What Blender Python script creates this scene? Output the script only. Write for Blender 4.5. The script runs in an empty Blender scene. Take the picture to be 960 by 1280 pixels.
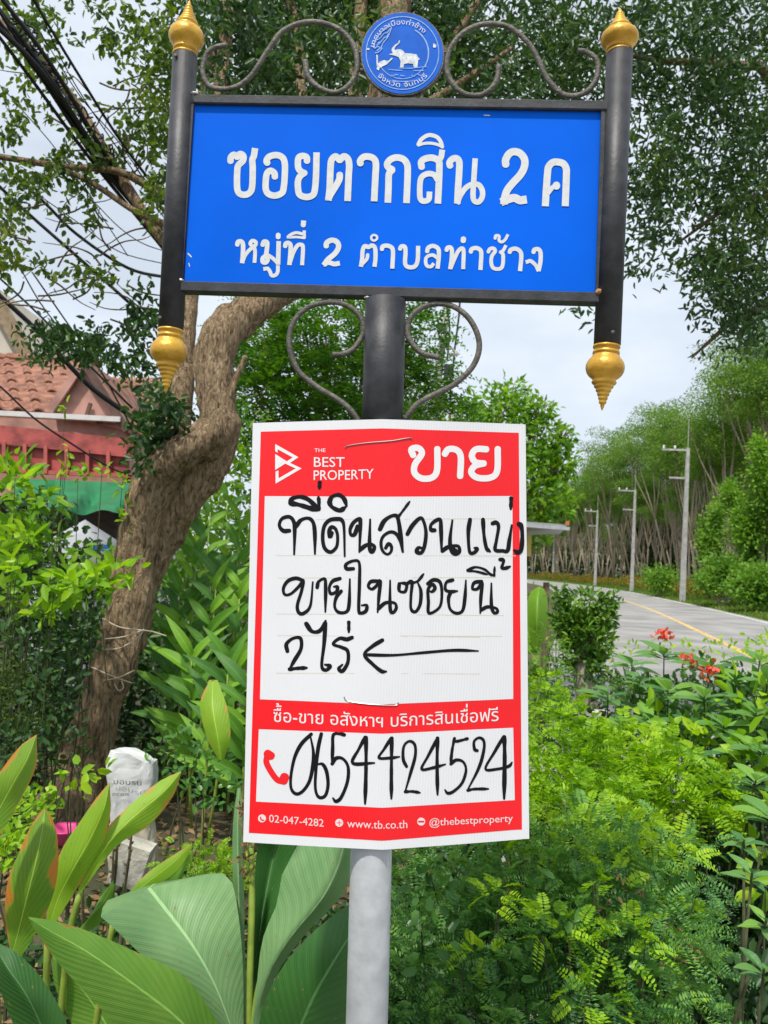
import bpy, math, random
import numpy as np
from mathutils import Vector, Matrix, Euler
from mathutils.geometry import tessellate_polygon

random.seed(7)
rng = np.random.default_rng(11)
R = math.radians
scene = bpy.context.scene
COL = scene.collection

# ------------------------------------------------------------------ camera
FPX, CW, CH = 1000.0, 960.0, 1280.0          # focal length in photo pixels, photo size
CAM = Vector((0, 0, 1.5))
PITCH, ROLL = R(3.7), R(3.0)
cd = bpy.data.cameras.new('camera')
cam = bpy.data.objects.new('camera', cd)
COL.objects.link(cam)
cam.location = CAM
ROT = Matrix.Rotation(R(90) + PITCH, 3, 'X') @ Matrix.Rotation(ROLL, 3, 'Z')
cam.rotation_euler = ROT.to_euler()
cd.sensor_fit = 'VERTICAL'
cd.sensor_height = 36
cd.lens = FPX / CH * 36
cd.clip_start = 0.05
cd.clip_end = 3000
cd.dof.use_dof = True
cd.dof.focus_distance = 1.47
cd.dof.aperture_fstop = 11
scene.camera = cam

# ------------------------------------------------------------------ world, sun, exposure
SUN_EL, SUN_AZ = R(62), R(205)               # azimuth clockwise from +Y: behind the camera, a little to the left
world = bpy.data.worlds.new('World')
scene.world = world
world.use_nodes = True
wn, wl = world.node_tree.nodes, world.node_tree.links
bg = wn['Background']
sky = wn.new('ShaderNodeTexSky')
sky.sky_type = 'NISHITA'
sky.sun_disc = False
sky.sun_elevation = SUN_EL
sky.sun_rotation = SUN_AZ
sky.air_density = 1.0
sky.dust_density = 1.5
sky.ozone_density = 1.2
tc = wn.new('ShaderNodeTexCoord')
mp = wn.new('ShaderNodeMapping')
mp.inputs['Scale'].default_value = (1.4, 1.4, 3.2)
nz = wn.new('ShaderNodeTexNoise')
nz.inputs['Scale'].default_value = 1.6
nz.inputs['Detail'].default_value = 7
nz.inputs['Roughness'].default_value = 0.55
cr = wn.new('ShaderNodeValToRGB')
cr.color_ramp.elements[0].position = 0.40
cr.color_ramp.elements[0].color = (0.66, 0.66, 0.66, 1)
cr.color_ramp.elements[1].position = 0.66
cr.color_ramp.elements[1].color = (0.92, 0.92, 0.92, 1)
mx = wn.new('ShaderNodeMix')
mx.data_type = 'RGBA'
mx.inputs['B'].default_value = (11.7, 12.8, 14.2, 1)     # thin bright cloud veil
wl.new(tc.outputs['Generated'], mp.inputs['Vector'])
wl.new(mp.outputs['Vector'], nz.inputs['Vector'])
wl.new(nz.outputs['Fac'], cr.inputs['Fac'])
wl.new(cr.outputs['Color'], mx.inputs['Factor'])
wl.new(sky.outputs['Color'], mx.inputs['A'])
wl.new(mx.outputs['Result'], bg.inputs['Color'])
bg.inputs['Strength'].default_value = 0.083
sd = bpy.data.lights.new('sun', 'SUN')
sd.energy = 4.3
sd.angle = R(3)
sd.color = (1.0, 0.955, 0.88)
sun = bpy.data.objects.new('sun', sd)
COL.objects.link(sun)
sdir = Vector((math.sin(SUN_AZ) * math.cos(SUN_EL), math.cos(SUN_AZ) * math.cos(SUN_EL), math.sin(SUN_EL)))
sun.rotation_euler = sdir.to_track_quat('Z', 'Y').to_euler()
scene.view_settings.view_transform = 'Standard'
scene.view_settings.look = 'None'
scene.view_settings.exposure = -0.02
scene.view_settings.gamma = 1
scene.cycles.max_bounces = 6
scene.cycles.transmission_bounces = 3
scene.cycles.transparent_max_bounces = 6

# ------------------------------------------------------------------ helpers
def ray(px, py):
    v = Vector(((px - CW / 2) / FPX, -(py - CH / 2) / FPX, -1.0))
    return ROT @ v

def at(px, py, Y):
    """point of the photo's line of sight through (px, py) where world y = Y"""
    d = ray(px, py)
    return CAM + d * (Y / d.y)

def gnd(px, py, z=0.0):
    d = ray(px, py)
    return CAM + d * ((z - CAM.z) / d.z)

ORG = {}          # object -> origin offset of its tree

def link(o):
    COL.objects.link(o)
    return o

def tag(o, label=None, cat=None, group=None, kind=None):
    if label: o['label'] = label
    if cat: o['category'] = cat
    if group: o['group'] = group
    if kind: o['kind'] = kind
    return o

def empty(name, loc, label=None, cat=None, group=None):
    o = bpy.data.objects.new(name, None)
    link(o)
    o.empty_display_size = 0.1
    o.location = loc
    ORG[o.name] = Vector(loc)
    return tag(o, label, cat, group)

def place(name, me, parent=None, origin=None):
    """link mesh (vertices in world coordinates) as an object, moved into the parent's frame"""
    o = bpy.data.objects.new(name, me)
    link(o)
    if parent is not None:
        o.parent = parent
        org = ORG[parent.name]
    else:
        org = Vector(origin) if origin is not None else Vector((0, 0, 0))
        o.location = org
    if org.length > 0:
        me.transform(Matrix.Translation(-org))
    ORG[o.name] = org
    return o

def mesh(name, V, F, mat, parent=None, smooth=False, origin=None, uv=None):
    me = bpy.data.meshes.new(name)
    me.from_pydata([tuple(v) for v in V], [], [tuple(f) for f in F])
    if mat: me.materials.append(mat)
    if smooth: me.polygons.foreach_set('use_smooth', [True] * len(me.polygons))
    if uv is not None:
        l = me.uv_layers.new(name='UVMap')
        vi = np.empty(len(me.loops), dtype=np.int32)
        me.loops.foreach_get('vertex_index', vi)
        l.data.foreach_set('uv', np.asarray(uv, dtype=np.float32)[vi].ravel())
    me.update()
    return place(name, me, parent, origin)

class MB:
    def __init__(s): s.v, s.f = [], []
    def add(s, V, F):
        n = len(s.v); s.v += [Vector(v) for v in V]; s.f += [tuple(i + n for i in f) for f in F]
        return s
    def build(s, name, mat, parent=None, smooth=False, origin=None):
        return mesh(name, s.v, s.f, mat, parent, smooth, origin)

def frame_of(d):
    d = Vector(d).normalized()
    a = Vector((0, 0, 1)) if abs(d.z) < 0.9 else Vector((1, 0, 0))
    u = d.cross(a).normalized()
    return u, u.cross(d).normalized()

def tube(pts, rad, n=8, mb=None, caps=True, squash=1.0, rough=0.0, seed=0):
    """tube along points; rad a number or a list"""
    pts = [Vector(p) for p in pts]
    if not hasattr(rad, '__len__'): rad = [rad] * len(pts)
    rr = random.Random(seed)
    V, F = [], []
    u = None
    for i, p in enumerate(pts):
        a = pts[max(i - 1, 0)]; b = pts[min(i + 1, len(pts) - 1)]
        d = (b - a).normalized()
        if u is None: u, w = frame_of(d)
        else:
            u = (u - d * u.dot(d)).normalized(); w = u.cross(d).normalized()
        for k in range(n):
            t = 2 * math.pi * k / n
            r = rad[i] * (1 + rough * rr.uniform(-1, 1))
            V.append(p + u * math.cos(t) * r + w * math.sin(t) * r * squash)
    for i in range(len(pts) - 1):
        for k in range(n):
            a = i * n + k; b = i * n + (k + 1) % n
            F.append((a, b, b + n, a + n))
    if caps:
        F.append(tuple(range(n))[::-1]); F.append(tuple(range((len(pts) - 1) * n, len(pts) * n)))
    m = mb or MB()
    m.add(V, F)
    return m

def spline(pts, k=6):
    """Catmull-Rom through points of any dimension"""
    P = [np.array(p, float) for p in pts]
    if len(P) < 3: 
        return [P[0] + (P[-1] - P[0]) * t / k for t in range(k + 1)]
    P = [2 * P[0] - P[1]] + P + [2 * P[-1] - P[-2]]
    out = []
    for i in range(1, len(P) - 2):
        for j in range(k):
            t = j / k
            p0, p1, p2, p3 = P[i - 1], P[i], P[i + 1], P[i + 2]
            out.append(0.5 * ((2 * p1) + (-p0 + p2) * t + (2 * p0 - 5 * p1 + 4 * p2 - p3) * t * t + (-p0 + 3 * p1 - 3 * p2 + p3) * t ** 3))
    out.append(P[-2])
    return out

def box(c, s, mb=None, M=None):
    c = Vector(c)
    V = [Vector((x * s[0] / 2, y * s[1] / 2, z * s[2] / 2)) for x in (-1, 1) for y in (-1, 1) for z in (-1, 1)]
    if M is not None: V = [M @ v for v in V]
    F = [(0, 1, 3, 2), (4, 6, 7, 5), (0, 4, 5, 1), (2, 3, 7, 6), (0, 2, 6, 4), (1, 5, 7, 3)]
    m = mb or MB()
    m.add([v + c for v in V], F)
    return m

def bar(a, b, w, h, mb=None, up=Vector((0, 0, 1)), bev=0.0):
    """square bar from a to b, w across (normal to up), h along up; small chamfers"""
    a, b = Vector(a), Vector(b)
    d = (b - a).normalized()
    s = d.cross(up).normalized(); t = s.cross(d).normalized()
    if bev > 0:
        prof = [(-w/2+bev, -h/2), (w/2-bev, -h/2), (w/2, -h/2+bev), (w/2, h/2-bev), (w/2-bev, h/2), (-w/2+bev, h/2), (-w/2, h/2-bev), (-w/2, -h/2+bev)]
    else:
        prof = [(-w/2, -h/2), (w/2, -h/2), (w/2, h/2), (-w/2, h/2)]
    n = len(prof)
    V = [p + s * x + t * y for p in (a, b) for x, y in prof]
    F = [(i, (i + 1) % n, n + (i + 1) % n, n + i) for i in range(n)] + [tuple(range(n))[::-1], tuple(range(n, 2 * n))]
    m = mb or MB()
    m.add(V, F)
    return m

def lathe(a, axis, prof, n=28, mb=None):
    """prof: list of (distance along axis, radius)"""
    a = Vector(a); axis = Vector(axis).normalized(); u, w = frame_of(axis)
    V, F = [], []
    for h, r in prof:
        for k in range(n):
            t = 2 * math.pi * k / n
            V.append(a + axis * h + (u * math.cos(t) + w * math.sin(t)) * r)
    for i in range(len(prof) - 1):
        for k in range(n):
            p = i * n + k; q = i * n + (k + 1) % n
            F.append((p, q, q + n, p + n))
    F.append(tuple(range(n))[::-1]); F.append(tuple(range((len(prof) - 1) * n, len(prof) * n)))
    m = mb or MB()
    m.add(V, F)
    return m

# ------------------------------------------------------------------ materials
MATS = {}
def mat(name, color, rough=0.6, metal=0.0, spec=0.5, var=0.0, vscale=8.0, bump=0.0, bscale=40.0, color2=None, coat=0.0, detail=6, stretch=None):
    if name in MATS: return MATS[name]
    m = bpy.data.materials.new(name); m.use_nodes = True
    nt = m.node_tree; b = nt.nodes['Principled BSDF']
    b.inputs['Base Color'].default_value = (*color, 1)
    b.inputs['Roughness'].default_value = rough
    b.inputs['Metallic'].default_value = metal
    b.inputs['Specular IOR Level'].default_value = spec
    b.inputs['Coat Weight'].default_value = coat
    tcn = nt.nodes.new('ShaderNodeTexCoord')
    src = tcn.outputs['Object']
    if stretch:
        mpn = nt.nodes.new('ShaderNodeMapping'); mpn.inputs['Scale'].default_value = stretch
        nt.links.new(src, mpn.inputs['Vector']); src = mpn.outputs['Vector']
    if var > 0 or color2:
        n = nt.nodes.new('ShaderNodeTexNoise'); n.inputs['Scale'].default_value = vscale; n.inputs['Detail'].default_value = detail
        nt.links.new(src, n.inputs['Vector'])
        r = nt.nodes.new('ShaderNodeValToRGB')
        r.color_ramp.elements[0].position = 0.35; r.color_ramp.elements[1].position = 0.65
        c2 = color2 or tuple(c * (1 - var) for c in color)
        r.color_ramp.elements[0].color = (*c2, 1)
        r.color_ramp.elements[1].color = (*[min(1, c * (1 + var * .4)) for c in color], 1)
        nt.links.new(n.outputs['Fac'], r.inputs['Fac'])
        nt.links.new(r.outputs['Color'], b.inputs['Base Color'])
    if bump > 0:
        n2 = nt.nodes.new('ShaderNodeTexNoise'); n2.inputs['Scale'].default_value = bscale; n2.inputs['Detail'].default_value = 8
        nt.links.new(src, n2.inputs['Vector'])
        bp = nt.nodes.new('ShaderNodeBump'); bp.inputs['Strength'].default_value = bump; bp.inputs['Distance'].default_value = 0.02
        nt.links.new(n2.outputs['Fac'], bp.inputs['Height'])
        nt.links.new(bp.outputs['Normal'], b.inputs['Normal'])
    MATS[name] = m
    return m

def leafmat(name, cols, trans=0.35, rough=0.42, clump=2.5, spec=0.35):
    """leaf colour differs from leaf to leaf (random per island) and from clump to clump (noise in space)"""
    if name in MATS: return MATS[name]
    m = bpy.data.materials.new(name); m.use_nodes = True
    nt = m.node_tree; b = nt.nodes['Principled BSDF']; out = nt.nodes['Material Output']
    b.inputs['Roughness'].default_value = rough
    b.inputs['Specular IOR Level'].default_value = spec
    g = nt.nodes.new('ShaderNodeNewGeometry')
    tcn = nt.nodes.new('ShaderNodeTexCoord')
    n = nt.nodes.new('ShaderNodeTexNoise'); n.inputs['Scale'].default_value = clump; n.inputs['Detail'].default_value = 3
    nt.links.new(tcn.outputs['Object'], n.inputs['Vector'])
    mr = nt.nodes.new('ShaderNodeMapRange'); mr.inputs['From Min'].default_value = 0.3; mr.inputs['From Max'].default_value = 0.7
    nt.links.new(n.outputs['Fac'], mr.inputs['Value'])
    ma = nt.nodes.new('ShaderNodeMath'); ma.operation = 'MULTIPLY_ADD'; ma.inputs[1].default_value = 0.5
    mb_ = nt.nodes.new('ShaderNodeMath'); mb_.operation = 'MULTIPLY'; mb_.inputs[1].default_value = 0.5
    nt.links.new(mr.outputs['Result'], mb_.inputs[0])
    nt.links.new(g.outputs['Random Per Island'], ma.inputs[0]); nt.links.new(mb_.outputs[0], ma.inputs[2])
    r = nt.nodes.new('ShaderNodeValToRGB')
    while len(r.color_ramp.elements) < len(cols): r.color_ramp.elements.new(0.5)
    for i, c in enumerate(cols):
        p = c[3] if len(c) > 3 else i / (len(cols) - 1)
        r.color_ramp.elements[i].position = p
        r.color_ramp.elements[i].color = (*c[:3], 1)
    nt.links.new(ma.outputs[0], r.inputs['Fac'])
    nt.links.new(r.outputs['Color'], b.inputs['Base Color'])
    tr = nt.nodes.new('ShaderNodeBsdfTranslucent')
    mul = nt.nodes.new('ShaderNodeMix'); mul.data_type = 'RGBA'; mul.blend_type = 'MULTIPLY'; mul.inputs['Factor'].default_value = 1
    mul.inputs['B'].default_value = (1.5, 1.5, 0.6, 1)
    nt.links.new(r.outputs['Color'], mul.inputs['A']); nt.links.new(mul.outputs['Result'], tr.inputs['Color'])
    ms = nt.nodes.new('ShaderNodeMixShader'); ms.inputs['Fac'].default_value = trans
    nt.links.new(b.outputs[0], ms.inputs[1]); nt.links.new(tr.outputs[0], ms.inputs[2]); nt.links.new(ms.outputs[0], out.inputs['Surface'])
    MATS[name] = m
    return m

def bigleafmat(name, base, light, edge, edge_amt=0.0, trans=0.3, veins=26.0, rough=0.5):
    """broad blade: pale midrib, slanting side veins in colour and relief (from UV), optional dry edge"""
    m = bpy.data.materials.new(name); m.use_nodes = True
    nt = m.node_tree; N = nt.nodes; L = nt.links; b = N['Principled BSDF']; out = N['Material Output']
    b.inputs['Roughness'].default_value = rough
    uv = N.new('ShaderNodeUVMap'); sep = N.new('ShaderNodeSeparateXYZ'); L.new(uv.outputs[0], sep.inputs[0])
    def M(op, a, bb=None, c=None):
        n = N.new('ShaderNodeMath'); n.operation = op
        for i, x in enumerate((a, bb, c)):
            if x is None: continue
            if isinstance(x, (int, float)): n.inputs[i].default_value = x
            else: L.new(x, n.inputs[i])
        return n.outputs[0]
    au = M('ABSOLUTE', M('SUBTRACT', sep.outputs[0], 0.5))               # 0 midrib .. 0.5 edge
    ph = M('ADD', M('MULTIPLY', sep.outputs[1], veins), M('MULTIPLY', M('POWER', au, 0.8), -9.0))
    w = M('SINE', M('MULTIPLY', ph, 6.2832))
    w2 = M('SINE', M('MULTIPLY', ph, 6.2832 * 3.3))
    vein = M('MULTIPLY_ADD', M('ADD', w, M('MULTIPLY', w2, 0.5)), 0.28, 0.45)
    tcn = N.new('ShaderNodeTexCoord')
    nz_ = N.new('ShaderNodeTexNoise'); nz_.inputs['Scale'].default_value = 9; nz_.inputs['Detail'].default_value = 5; L.new(tcn.outputs['Object'], nz_.inputs['Vector'])
    fac = M('ADD', M('MULTIPLY', vein, 0.35), M('MULTIPLY', M('SUBTRACT', nz_.outputs['Fac'], 0.4), 1.4))
    mixc = N.new('ShaderNodeMix'); mixc.data_type = 'RGBA'; mixc.inputs['A'].default_value = (*base, 1); mixc.inputs['B'].default_value = (*light, 1)
    cl = N.new('ShaderNodeClamp'); L.new(fac, cl.inputs[0]); L.new(cl.outputs[0], mixc.inputs['Factor'])
    rib = M('LESS_THAN', au, 0.014)
    mix2 = N.new('ShaderNodeMix'); mix2.data_type = 'RGBA'; mix2.inputs['B'].default_value = (*[min(1, c * 1.5 + 0.06) for c in light], 1)
    L.new(mixc.outputs['Result'], mix2.inputs['A']); L.new(M('MULTIPLY', rib, 0.75), mix2.inputs['Factor'])
    last = mix2.outputs['Result']
    if edge_amt > 0:
        nz2 = N.new('ShaderNodeTexNoise'); nz2.inputs['Scale'].default_value = 16; nz2.inputs['Detail'].default_value = 4; L.new(tcn.outputs['Object'], nz2.inputs['Vector'])
        e = M('ADD', au, M('MULTIPLY', M('SUBTRACT', nz2.outputs['Fac'], 0.5), 0.75))
        e = M('ADD', e, M('MULTIPLY', M('POWER', sep.outputs[1], 4.0), 0.12))
        mr = N.new('ShaderNodeMapRange'); mr.inputs['From Min'].default_value = 0.60 - edge_amt; mr.inputs['From Max'].default_value = 0.68 - edge_amt; L.new(e, mr.inputs['Value'])
        er = N.new('ShaderNodeValToRGB'); er.color_ramp.elements[0].color = (0.42, 0.40, 0.05, 1); er.color_ramp.elements[1].color = (*edge, 1)
        L.new(mr.outputs['Result'], er.inputs['Fac'])
        mix3 = N.new('ShaderNodeMix'); mix3.data_type = 'RGBA'; L.new(last, mix3.inputs['A']); L.new(er.outputs['Color'], mix3.inputs['B']); L.new(mr.outputs['Result'], mix3.inputs['Factor'])
        last = mix3.outputs['Result']
    nz3 = N.new('ShaderNodeTexNoise'); nz3.inputs['Scale'].default_value = 75; nz3.inputs['Detail'].default_value = 2; L.new(tcn.outputs['Object'], nz3.inputs['Vector'])
    sp3 = N.new('ShaderNodeMapRange'); sp3.inputs['From Min'].default_value = 0.70; sp3.inputs['From Max'].default_value = 0.74; L.new(nz3.outputs['Fac'], sp3.inputs['Value'])
    mix4 = N.new('ShaderNodeMix'); mix4.data_type = 'RGBA'; L.new(last, mix4.inputs['A']); mix4.inputs['B'].default_value = (.26, .19, .06, 1); L.new(M('MULTIPLY', sp3.outputs[0], .75), mix4.inputs['Factor'])
    last = mix4.outputs['Result']
    L.new(last, b.inputs['Base Color'])
    bp = N.new('ShaderNodeBump'); bp.inputs['Strength'].default_value = 0.35; bp.inputs['Distance'].default_value = 0.003
    L.new(vein, bp.inputs['Height']); L.new(bp.outputs['Normal'], b.inputs['Normal'])
    tr = N.new('ShaderNodeBsdfTranslucent'); L.new(last, tr.inputs['Color'])
    ms = N.new('ShaderNodeMixShader'); ms.inputs['Fac'].default_value = trans
    L.new(b.outputs[0], ms.inputs[1]); L.new(tr.outputs[0], ms.inputs[2]); L.new(ms.outputs[0], out.inputs['Surface'])
    return m

def barkmat(name, c1, c2, scale=1.0, bump=0.8):
    m = bpy.data.materials.new(name); m.use_nodes = True
    nt = m.node_tree; N = nt.nodes; L = nt.links; b = N['Principled BSDF']; b.inputs['Roughness'].default_value = 0.9
    b.inputs['Specular IOR Level'].default_value = 0.2
    tcn = N.new('ShaderNodeTexCoord'); mpn = N.new('ShaderNodeMapping'); mpn.inputs['Scale'].default_value = (13 * scale, 13 * scale, 3.4 * scale)
    mpn.inputs['Rotation'].default_value = (0, R(18), 0)
    L.new(tcn.outputs['Object'], mpn.inputs['Vector'])
    n1 = N.new('ShaderNodeTexNoise'); n1.inputs['Scale'].default_value = 4.2; n1.inputs['Detail'].default_value = 9; n1.inputs['Roughness'].default_value = 0.65; n1.inputs['Distortion'].default_value = 0.6
    L.new(mpn.outputs[0], n1.inputs['Vector'])
    vo = N.new('ShaderNodeTexVoronoi'); vo.feature = 'DISTANCE_TO_EDGE'; vo.inputs['Scale'].default_value = 2.2
    L.new(mpn.outputs[0], vo.inputs['Vector'])
    r = N.new('ShaderNodeValToRGB'); r.color_ramp.elements[0].position = 0.36; r.color_ramp.elements[1].position = 0.62
    r.color_ramp.elements[0].color = (*c2, 1); r.color_ramp.elements[1].color = (*c1, 1)
    L.new(n1.outputs['Fac'], r.inputs['Fac']); L.new(r.outputs['Color'], b.inputs['Base Color'])
    ad = N.new('ShaderNodeMath'); ad.operation = 'ADD'; L.new(n1.outputs['Fac'], ad.inputs[0])
    ra = N.new('ShaderNodeMapRange'); ra.inputs['From Max'].default_value = 0.12; L.new(vo.outputs['Distance'], ra.inputs['Value']); 
    sc_ = N.new('ShaderNodeMath'); sc_.operation = 'MULTIPLY'; sc_.inputs[1].default_value = 0.10; L.new(ra.outputs[0], sc_.inputs[0]); L.new(sc_.outputs[0], ad.inputs[1])
    bp = N.new('ShaderNodeBump'); bp.inputs['Strength'].default_value = bump; bp.inputs['Distance'].default_value = 0.06
    L.new(ad.outputs[0], bp.inputs['Height']); L.new(bp.outputs['Normal'], b.inputs['Normal'])
    return m

M_BLACK = mat('black_paint', (0.032, 0.033, 0.038), rough=0.52, var=0.5, vscale=30, bump=0.06, bscale=160)
M_GALV = mat('galvanised_steel', (0.44, 0.455, 0.47), rough=0.5, metal=0.15, var=0.16, vscale=30, bump=0.05, bscale=120)
M_GOLD = mat('gold_paint', (0.76, 0.44, 0.05), rough=0.36, metal=0.35, vscale=26, color2=(0.52, 0.27, 0.03), bump=0.12, bscale=110)
M_IRON = mat('weathered_iron', (0.13, 0.12, 0.10), rough=0.6, metal=0.3, var=0.4, vscale=60, bump=0.25, bscale=200)
M_BLUE = mat('blue_sheet', (0.001, 0.125, 0.76), rough=0.55, spec=0.06, var=0.12, vscale=4)
M_SILVER = mat('silver_letter_film', (0.66, 0.67, 0.66), rough=0.4, var=0.08, vscale=80)
M_EMB = mat('emblem_blue', (0.003, 0.12, 0.62), spec=.15, rough=0.5, var=0.15, vscale=40)
M_EMBW = mat('emblem_white_print', (0.62, 0.66, 0.70), rough=0.5, var=0.3, vscale=150)
M_EMBL = mat('emblem_pale_blue_print', (0.20, 0.38, 0.72), rough=0.5, var=0.3, vscale=150)
M_WELD = mat('weld_bead', (0.45, 0.44, 0.40), rough=0.5, metal=0.5, var=0.5, vscale=90)
M_RUST = mat('rusty_weld', (0.45, 0.24, 0.09), rough=0.8, var=0.6, vscale=90)

def platemat(name, color, stripe=0.05):
    """corrugated plastic board: fine vertical flutes in relief"""
    m = mat(name, color, rough=0.45, var=0.03, vscale=6)
    nt = m.node_tree; N = nt.nodes; L = nt.links; b = N['Principled BSDF']
    tcn = N.new('ShaderNodeTexCoord'); wv = N.new('ShaderNodeTexWave'); wv.wave_type = 'BANDS'; wv.bands_direction = 'X'
    wv.inputs['Scale'].default_value = 62; wv.inputs['Distortion'].default_value = 0.15; wv.inputs['Detail'].default_value = 1
    L.new(tcn.outputs['Object'], wv.inputs['Vector'])
    bp = N.new('ShaderNodeBump'); bp.inputs['Strength'].default_value = 0.16; bp.inputs['Distance'].default_value = 0.002
    L.new(wv.outputs['Fac'], bp.inputs['Height']); L.new(bp.outputs['Normal'], b.inputs['Normal'])
    return m
M_PWHITE = platemat('white_board', (0.74, 0.74, 0.76))
M_PRED = platemat('red_print', (0.86, 0.006, 0.012))
M_INKW = mat('white_print', (0.80, 0.78, 0.78), rough=0.5)
M_INKP = mat('pale_red_print', (0.80, 0.50, 0.50), rough=0.5)
M_INKK = mat('black_marker', (0.005, 0.005, 0.007), rough=0.6, spec=.2)
M_INKR = mat('red_ink', (0.80, 0.008, 0.012), rough=0.5)
M_LINE = mat('tan_rule_line', (0.66, 0.58, 0.46), rough=0.5)
M_WIRE = mat('steel_tie_wire', (0.28, 0.27, 0.26), rough=0.35, metal=0.8)
M_CABLE = mat('black_cable', (0.012, 0.012, 0.014), rough=0.5)
M_CONC = mat('pole_concrete', (0.42, 0.41, 0.39), rough=0.85, var=0.25, vscale=3, bump=0.1)
M_BARK = barkmat('grey_brown_bark', (0.54, 0.39, 0.235), (0.13, 0.083, 0.047), bump=1.0)
M_BARK2 = barkmat('pale_bark', (0.46, 0.39, 0.29), (0.20, 0.155, 0.105), scale=0.6, bump=0.4)
M_TWIG = mat('twig', (0.16, 0.12, 0.07), rough=0.9, var=0.4, vscale=20)
M_STEM = mat('greenish_twig', (0.07, 0.075, 0.03), rough=0.9, var=0.4, vscale=20)
M_STALK = mat('green_stalk', (0.26, 0.36, 0.05), rough=0.5, var=0.3, vscale=20)
M_ROPE = mat('tan_cord', (0.50, 0.42, 0.32), rough=0.9)

# ================================================================== large structure: ground, road
M_GROUND = mat('leafy_soil', (0.085, 0.065, 0.035), rough=1, vscale=1.2, color2=(0.03, 0.045, 0.014), bump=0.6, bscale=14, detail=10)
gv, gf = [], []
xs = [-1500, -300, -60, -20, -8, -2, 4, 12, 30, 60, 150, 400, 1500]
ys = [-300, -30, -6, 0, 4, 8, 14, 24, 40, 80, 160, 400, 2000]
for yv in ys:
    for xv in xs: gv.append((xv, yv, 0))
nx = len(xs)
for j in range(len(ys) - 1):
    for i in range(nx - 1): gf.append((j * nx + i, j * nx + i + 1, (j + 1) * nx + i + 1, (j + 1) * nx + i))
tag(mesh('ground', gv, gf, M_GROUND), kind='structure')

M_ROAD = mat('worn_concrete_road', (0.29, 0.28, 0.265), rough=0.85, var=0.30, vscale=0.7, bump=0.15, bscale=30, detail=12)
M_YLINE = mat('faded_yellow_marking', (0.62, 0.42, 0.15), rough=0.8, var=0.35, vscale=5)
M_WLINE = mat('white_marking', (0.72, 0.72, 0.68), rough=0.8, var=0.25, vscale=5)
road_c = spline([(-1.5, -25), (2.0, -6), (7.9, 18), (12.2, 36), (16.0, 55), (20.5, 80), (23.0, 105), (23.5, 135), (20, 175), (10, 230), (-10, 300)], 8)
def rpt(i, off, z):
    p = road_c[i]; a = road_c[max(i - 1, 0)]; b = road_c[min(i + 1, len(road_c) - 1)]
    d = (b - a) / np.linalg.norm(b - a)
    return (p[0] + d[1] * off, p[1] - d[0] * off, z)
def ribbon(name, o0, o1, z, m, z1=None):
    V, F = [], []
    for i in range(len(road_c)):
        V.append(rpt(i, o0, z)); V.append(rpt(i, o1, z if z1 is None else z1))
    for i in range(len(road_c) - 1): F.append((2 * i, 2 * i + 1, 2 * i + 3, 2 * i + 2))
    return V, F
V, F = ribbon('r', -3.6, 3.9, 0.06, None)
n0 = len(V)
for (a, b) in ((-3.6, -3.9), (3.9, 4.2)):
    V2, F2 = ribbon('s', a, b, 0.06, None, z1=-0.02)
    n0 = len(V); V += V2; F += [tuple(i + n0 for i in f) for f in F2]
tag(mesh('road', V, F, M_ROAD), kind='structure')
V, F = ribbon('y', -0.09, 0.09, 0.064, None)
tag(mesh('road_marking', V, F, M_YLINE), kind='structure')
V, F = ribbon('w', 3.45, 3.57, 0.064, None)
tag(mesh('road_marking', V, F, M_WLINE), kind='structure')

# ------------------------------------------------------------------ leaf tools
DIAMOND = (np.array([[0, 0, 0], [.45, .5, .10], [1, 0, -.05], [.45, -.5, .10]], float), np.array([[0, 1, 2], [0, 2, 3]]))
OVAL = (np.array([[0, 0, 0], [.25, .42, .07], [.68, .40, .05], [1, 0, -.10], [.68, -.40, .05], [.25, -.42, .07]], float), np.array([[0, 1, 2, 3], [0, 3, 4, 5]]))
FINE = (np.array([[0, 0, 0], [.16, .30, .05], [.42, .5, .08], [.74, .36, .03], [1, 0, -.14], [.74, -.36, .03], [.42, -.5, .08], [.16, -.30, .05], [.30, 0, 0], [.65, 0, -.03]], float),
        np.array([[0, 8, 1], [1, 8, 2], [2, 8, 9], [2, 9, 3], [3, 9, 4], [0, 7, 8], [7, 6, 8], [6, 9, 8], [6, 5, 9], [5, 4, 9]]))

def norm(a): return a / np.maximum(np.linalg.norm(a, axis=-1, keepdims=True), 1e-9)

def leaf_arrays(P, D, N, L, W, tpl):
    tv, tf = tpl
    D = norm(D); S = norm(np.cross(D, N)); N2 = np.cross(S, D)
    L = np.broadcast_to(np.asarray(L, float), (len(P),))[:, None, None]; W = np.broadcast_to(np.asarray(W, float), (len(P),))[:, None, None]
    V = P[:, None, :] + D[:, None, :] * tv[None, :, 0:1] * L + S[:, None, :] * tv[None, :, 1:2] * W + N2[:, None, :] * tv[None, :, 2:3] * L
    F = (np.arange(len(P)) * len(tv))[:, None, None] + tf[None]
    return V.reshape(-1, 3), F.reshape(-1, tf.shape[1])

def np_mesh(name, V, F, m, parent=None, origin=None):
    me = bpy.data.meshes.new(name)
    nv, nf, k = len(V), len(F), F.shape[1]
    me.vertices.add(nv); me.vertices.foreach_set('co', V.astype(np.float32).ravel())
    me.loops.add(nf * k); me.loops.foreach_set('vertex_index', F.astype(np.int32).ravel())
    me.polygons.add(nf); me.polygons.foreach_set('loop_start', (np.arange(nf) * k).astype(np.int32)); me.polygons.foreach_set('loop_total', np.full(nf, k, dtype=np.int32))
    me.materials.append(m)
    me.update(); me.validate()
    return place(name, me, parent, origin)

def rand_dirs(n):
    return norm(rng.normal(size=(n, 3)))

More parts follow.
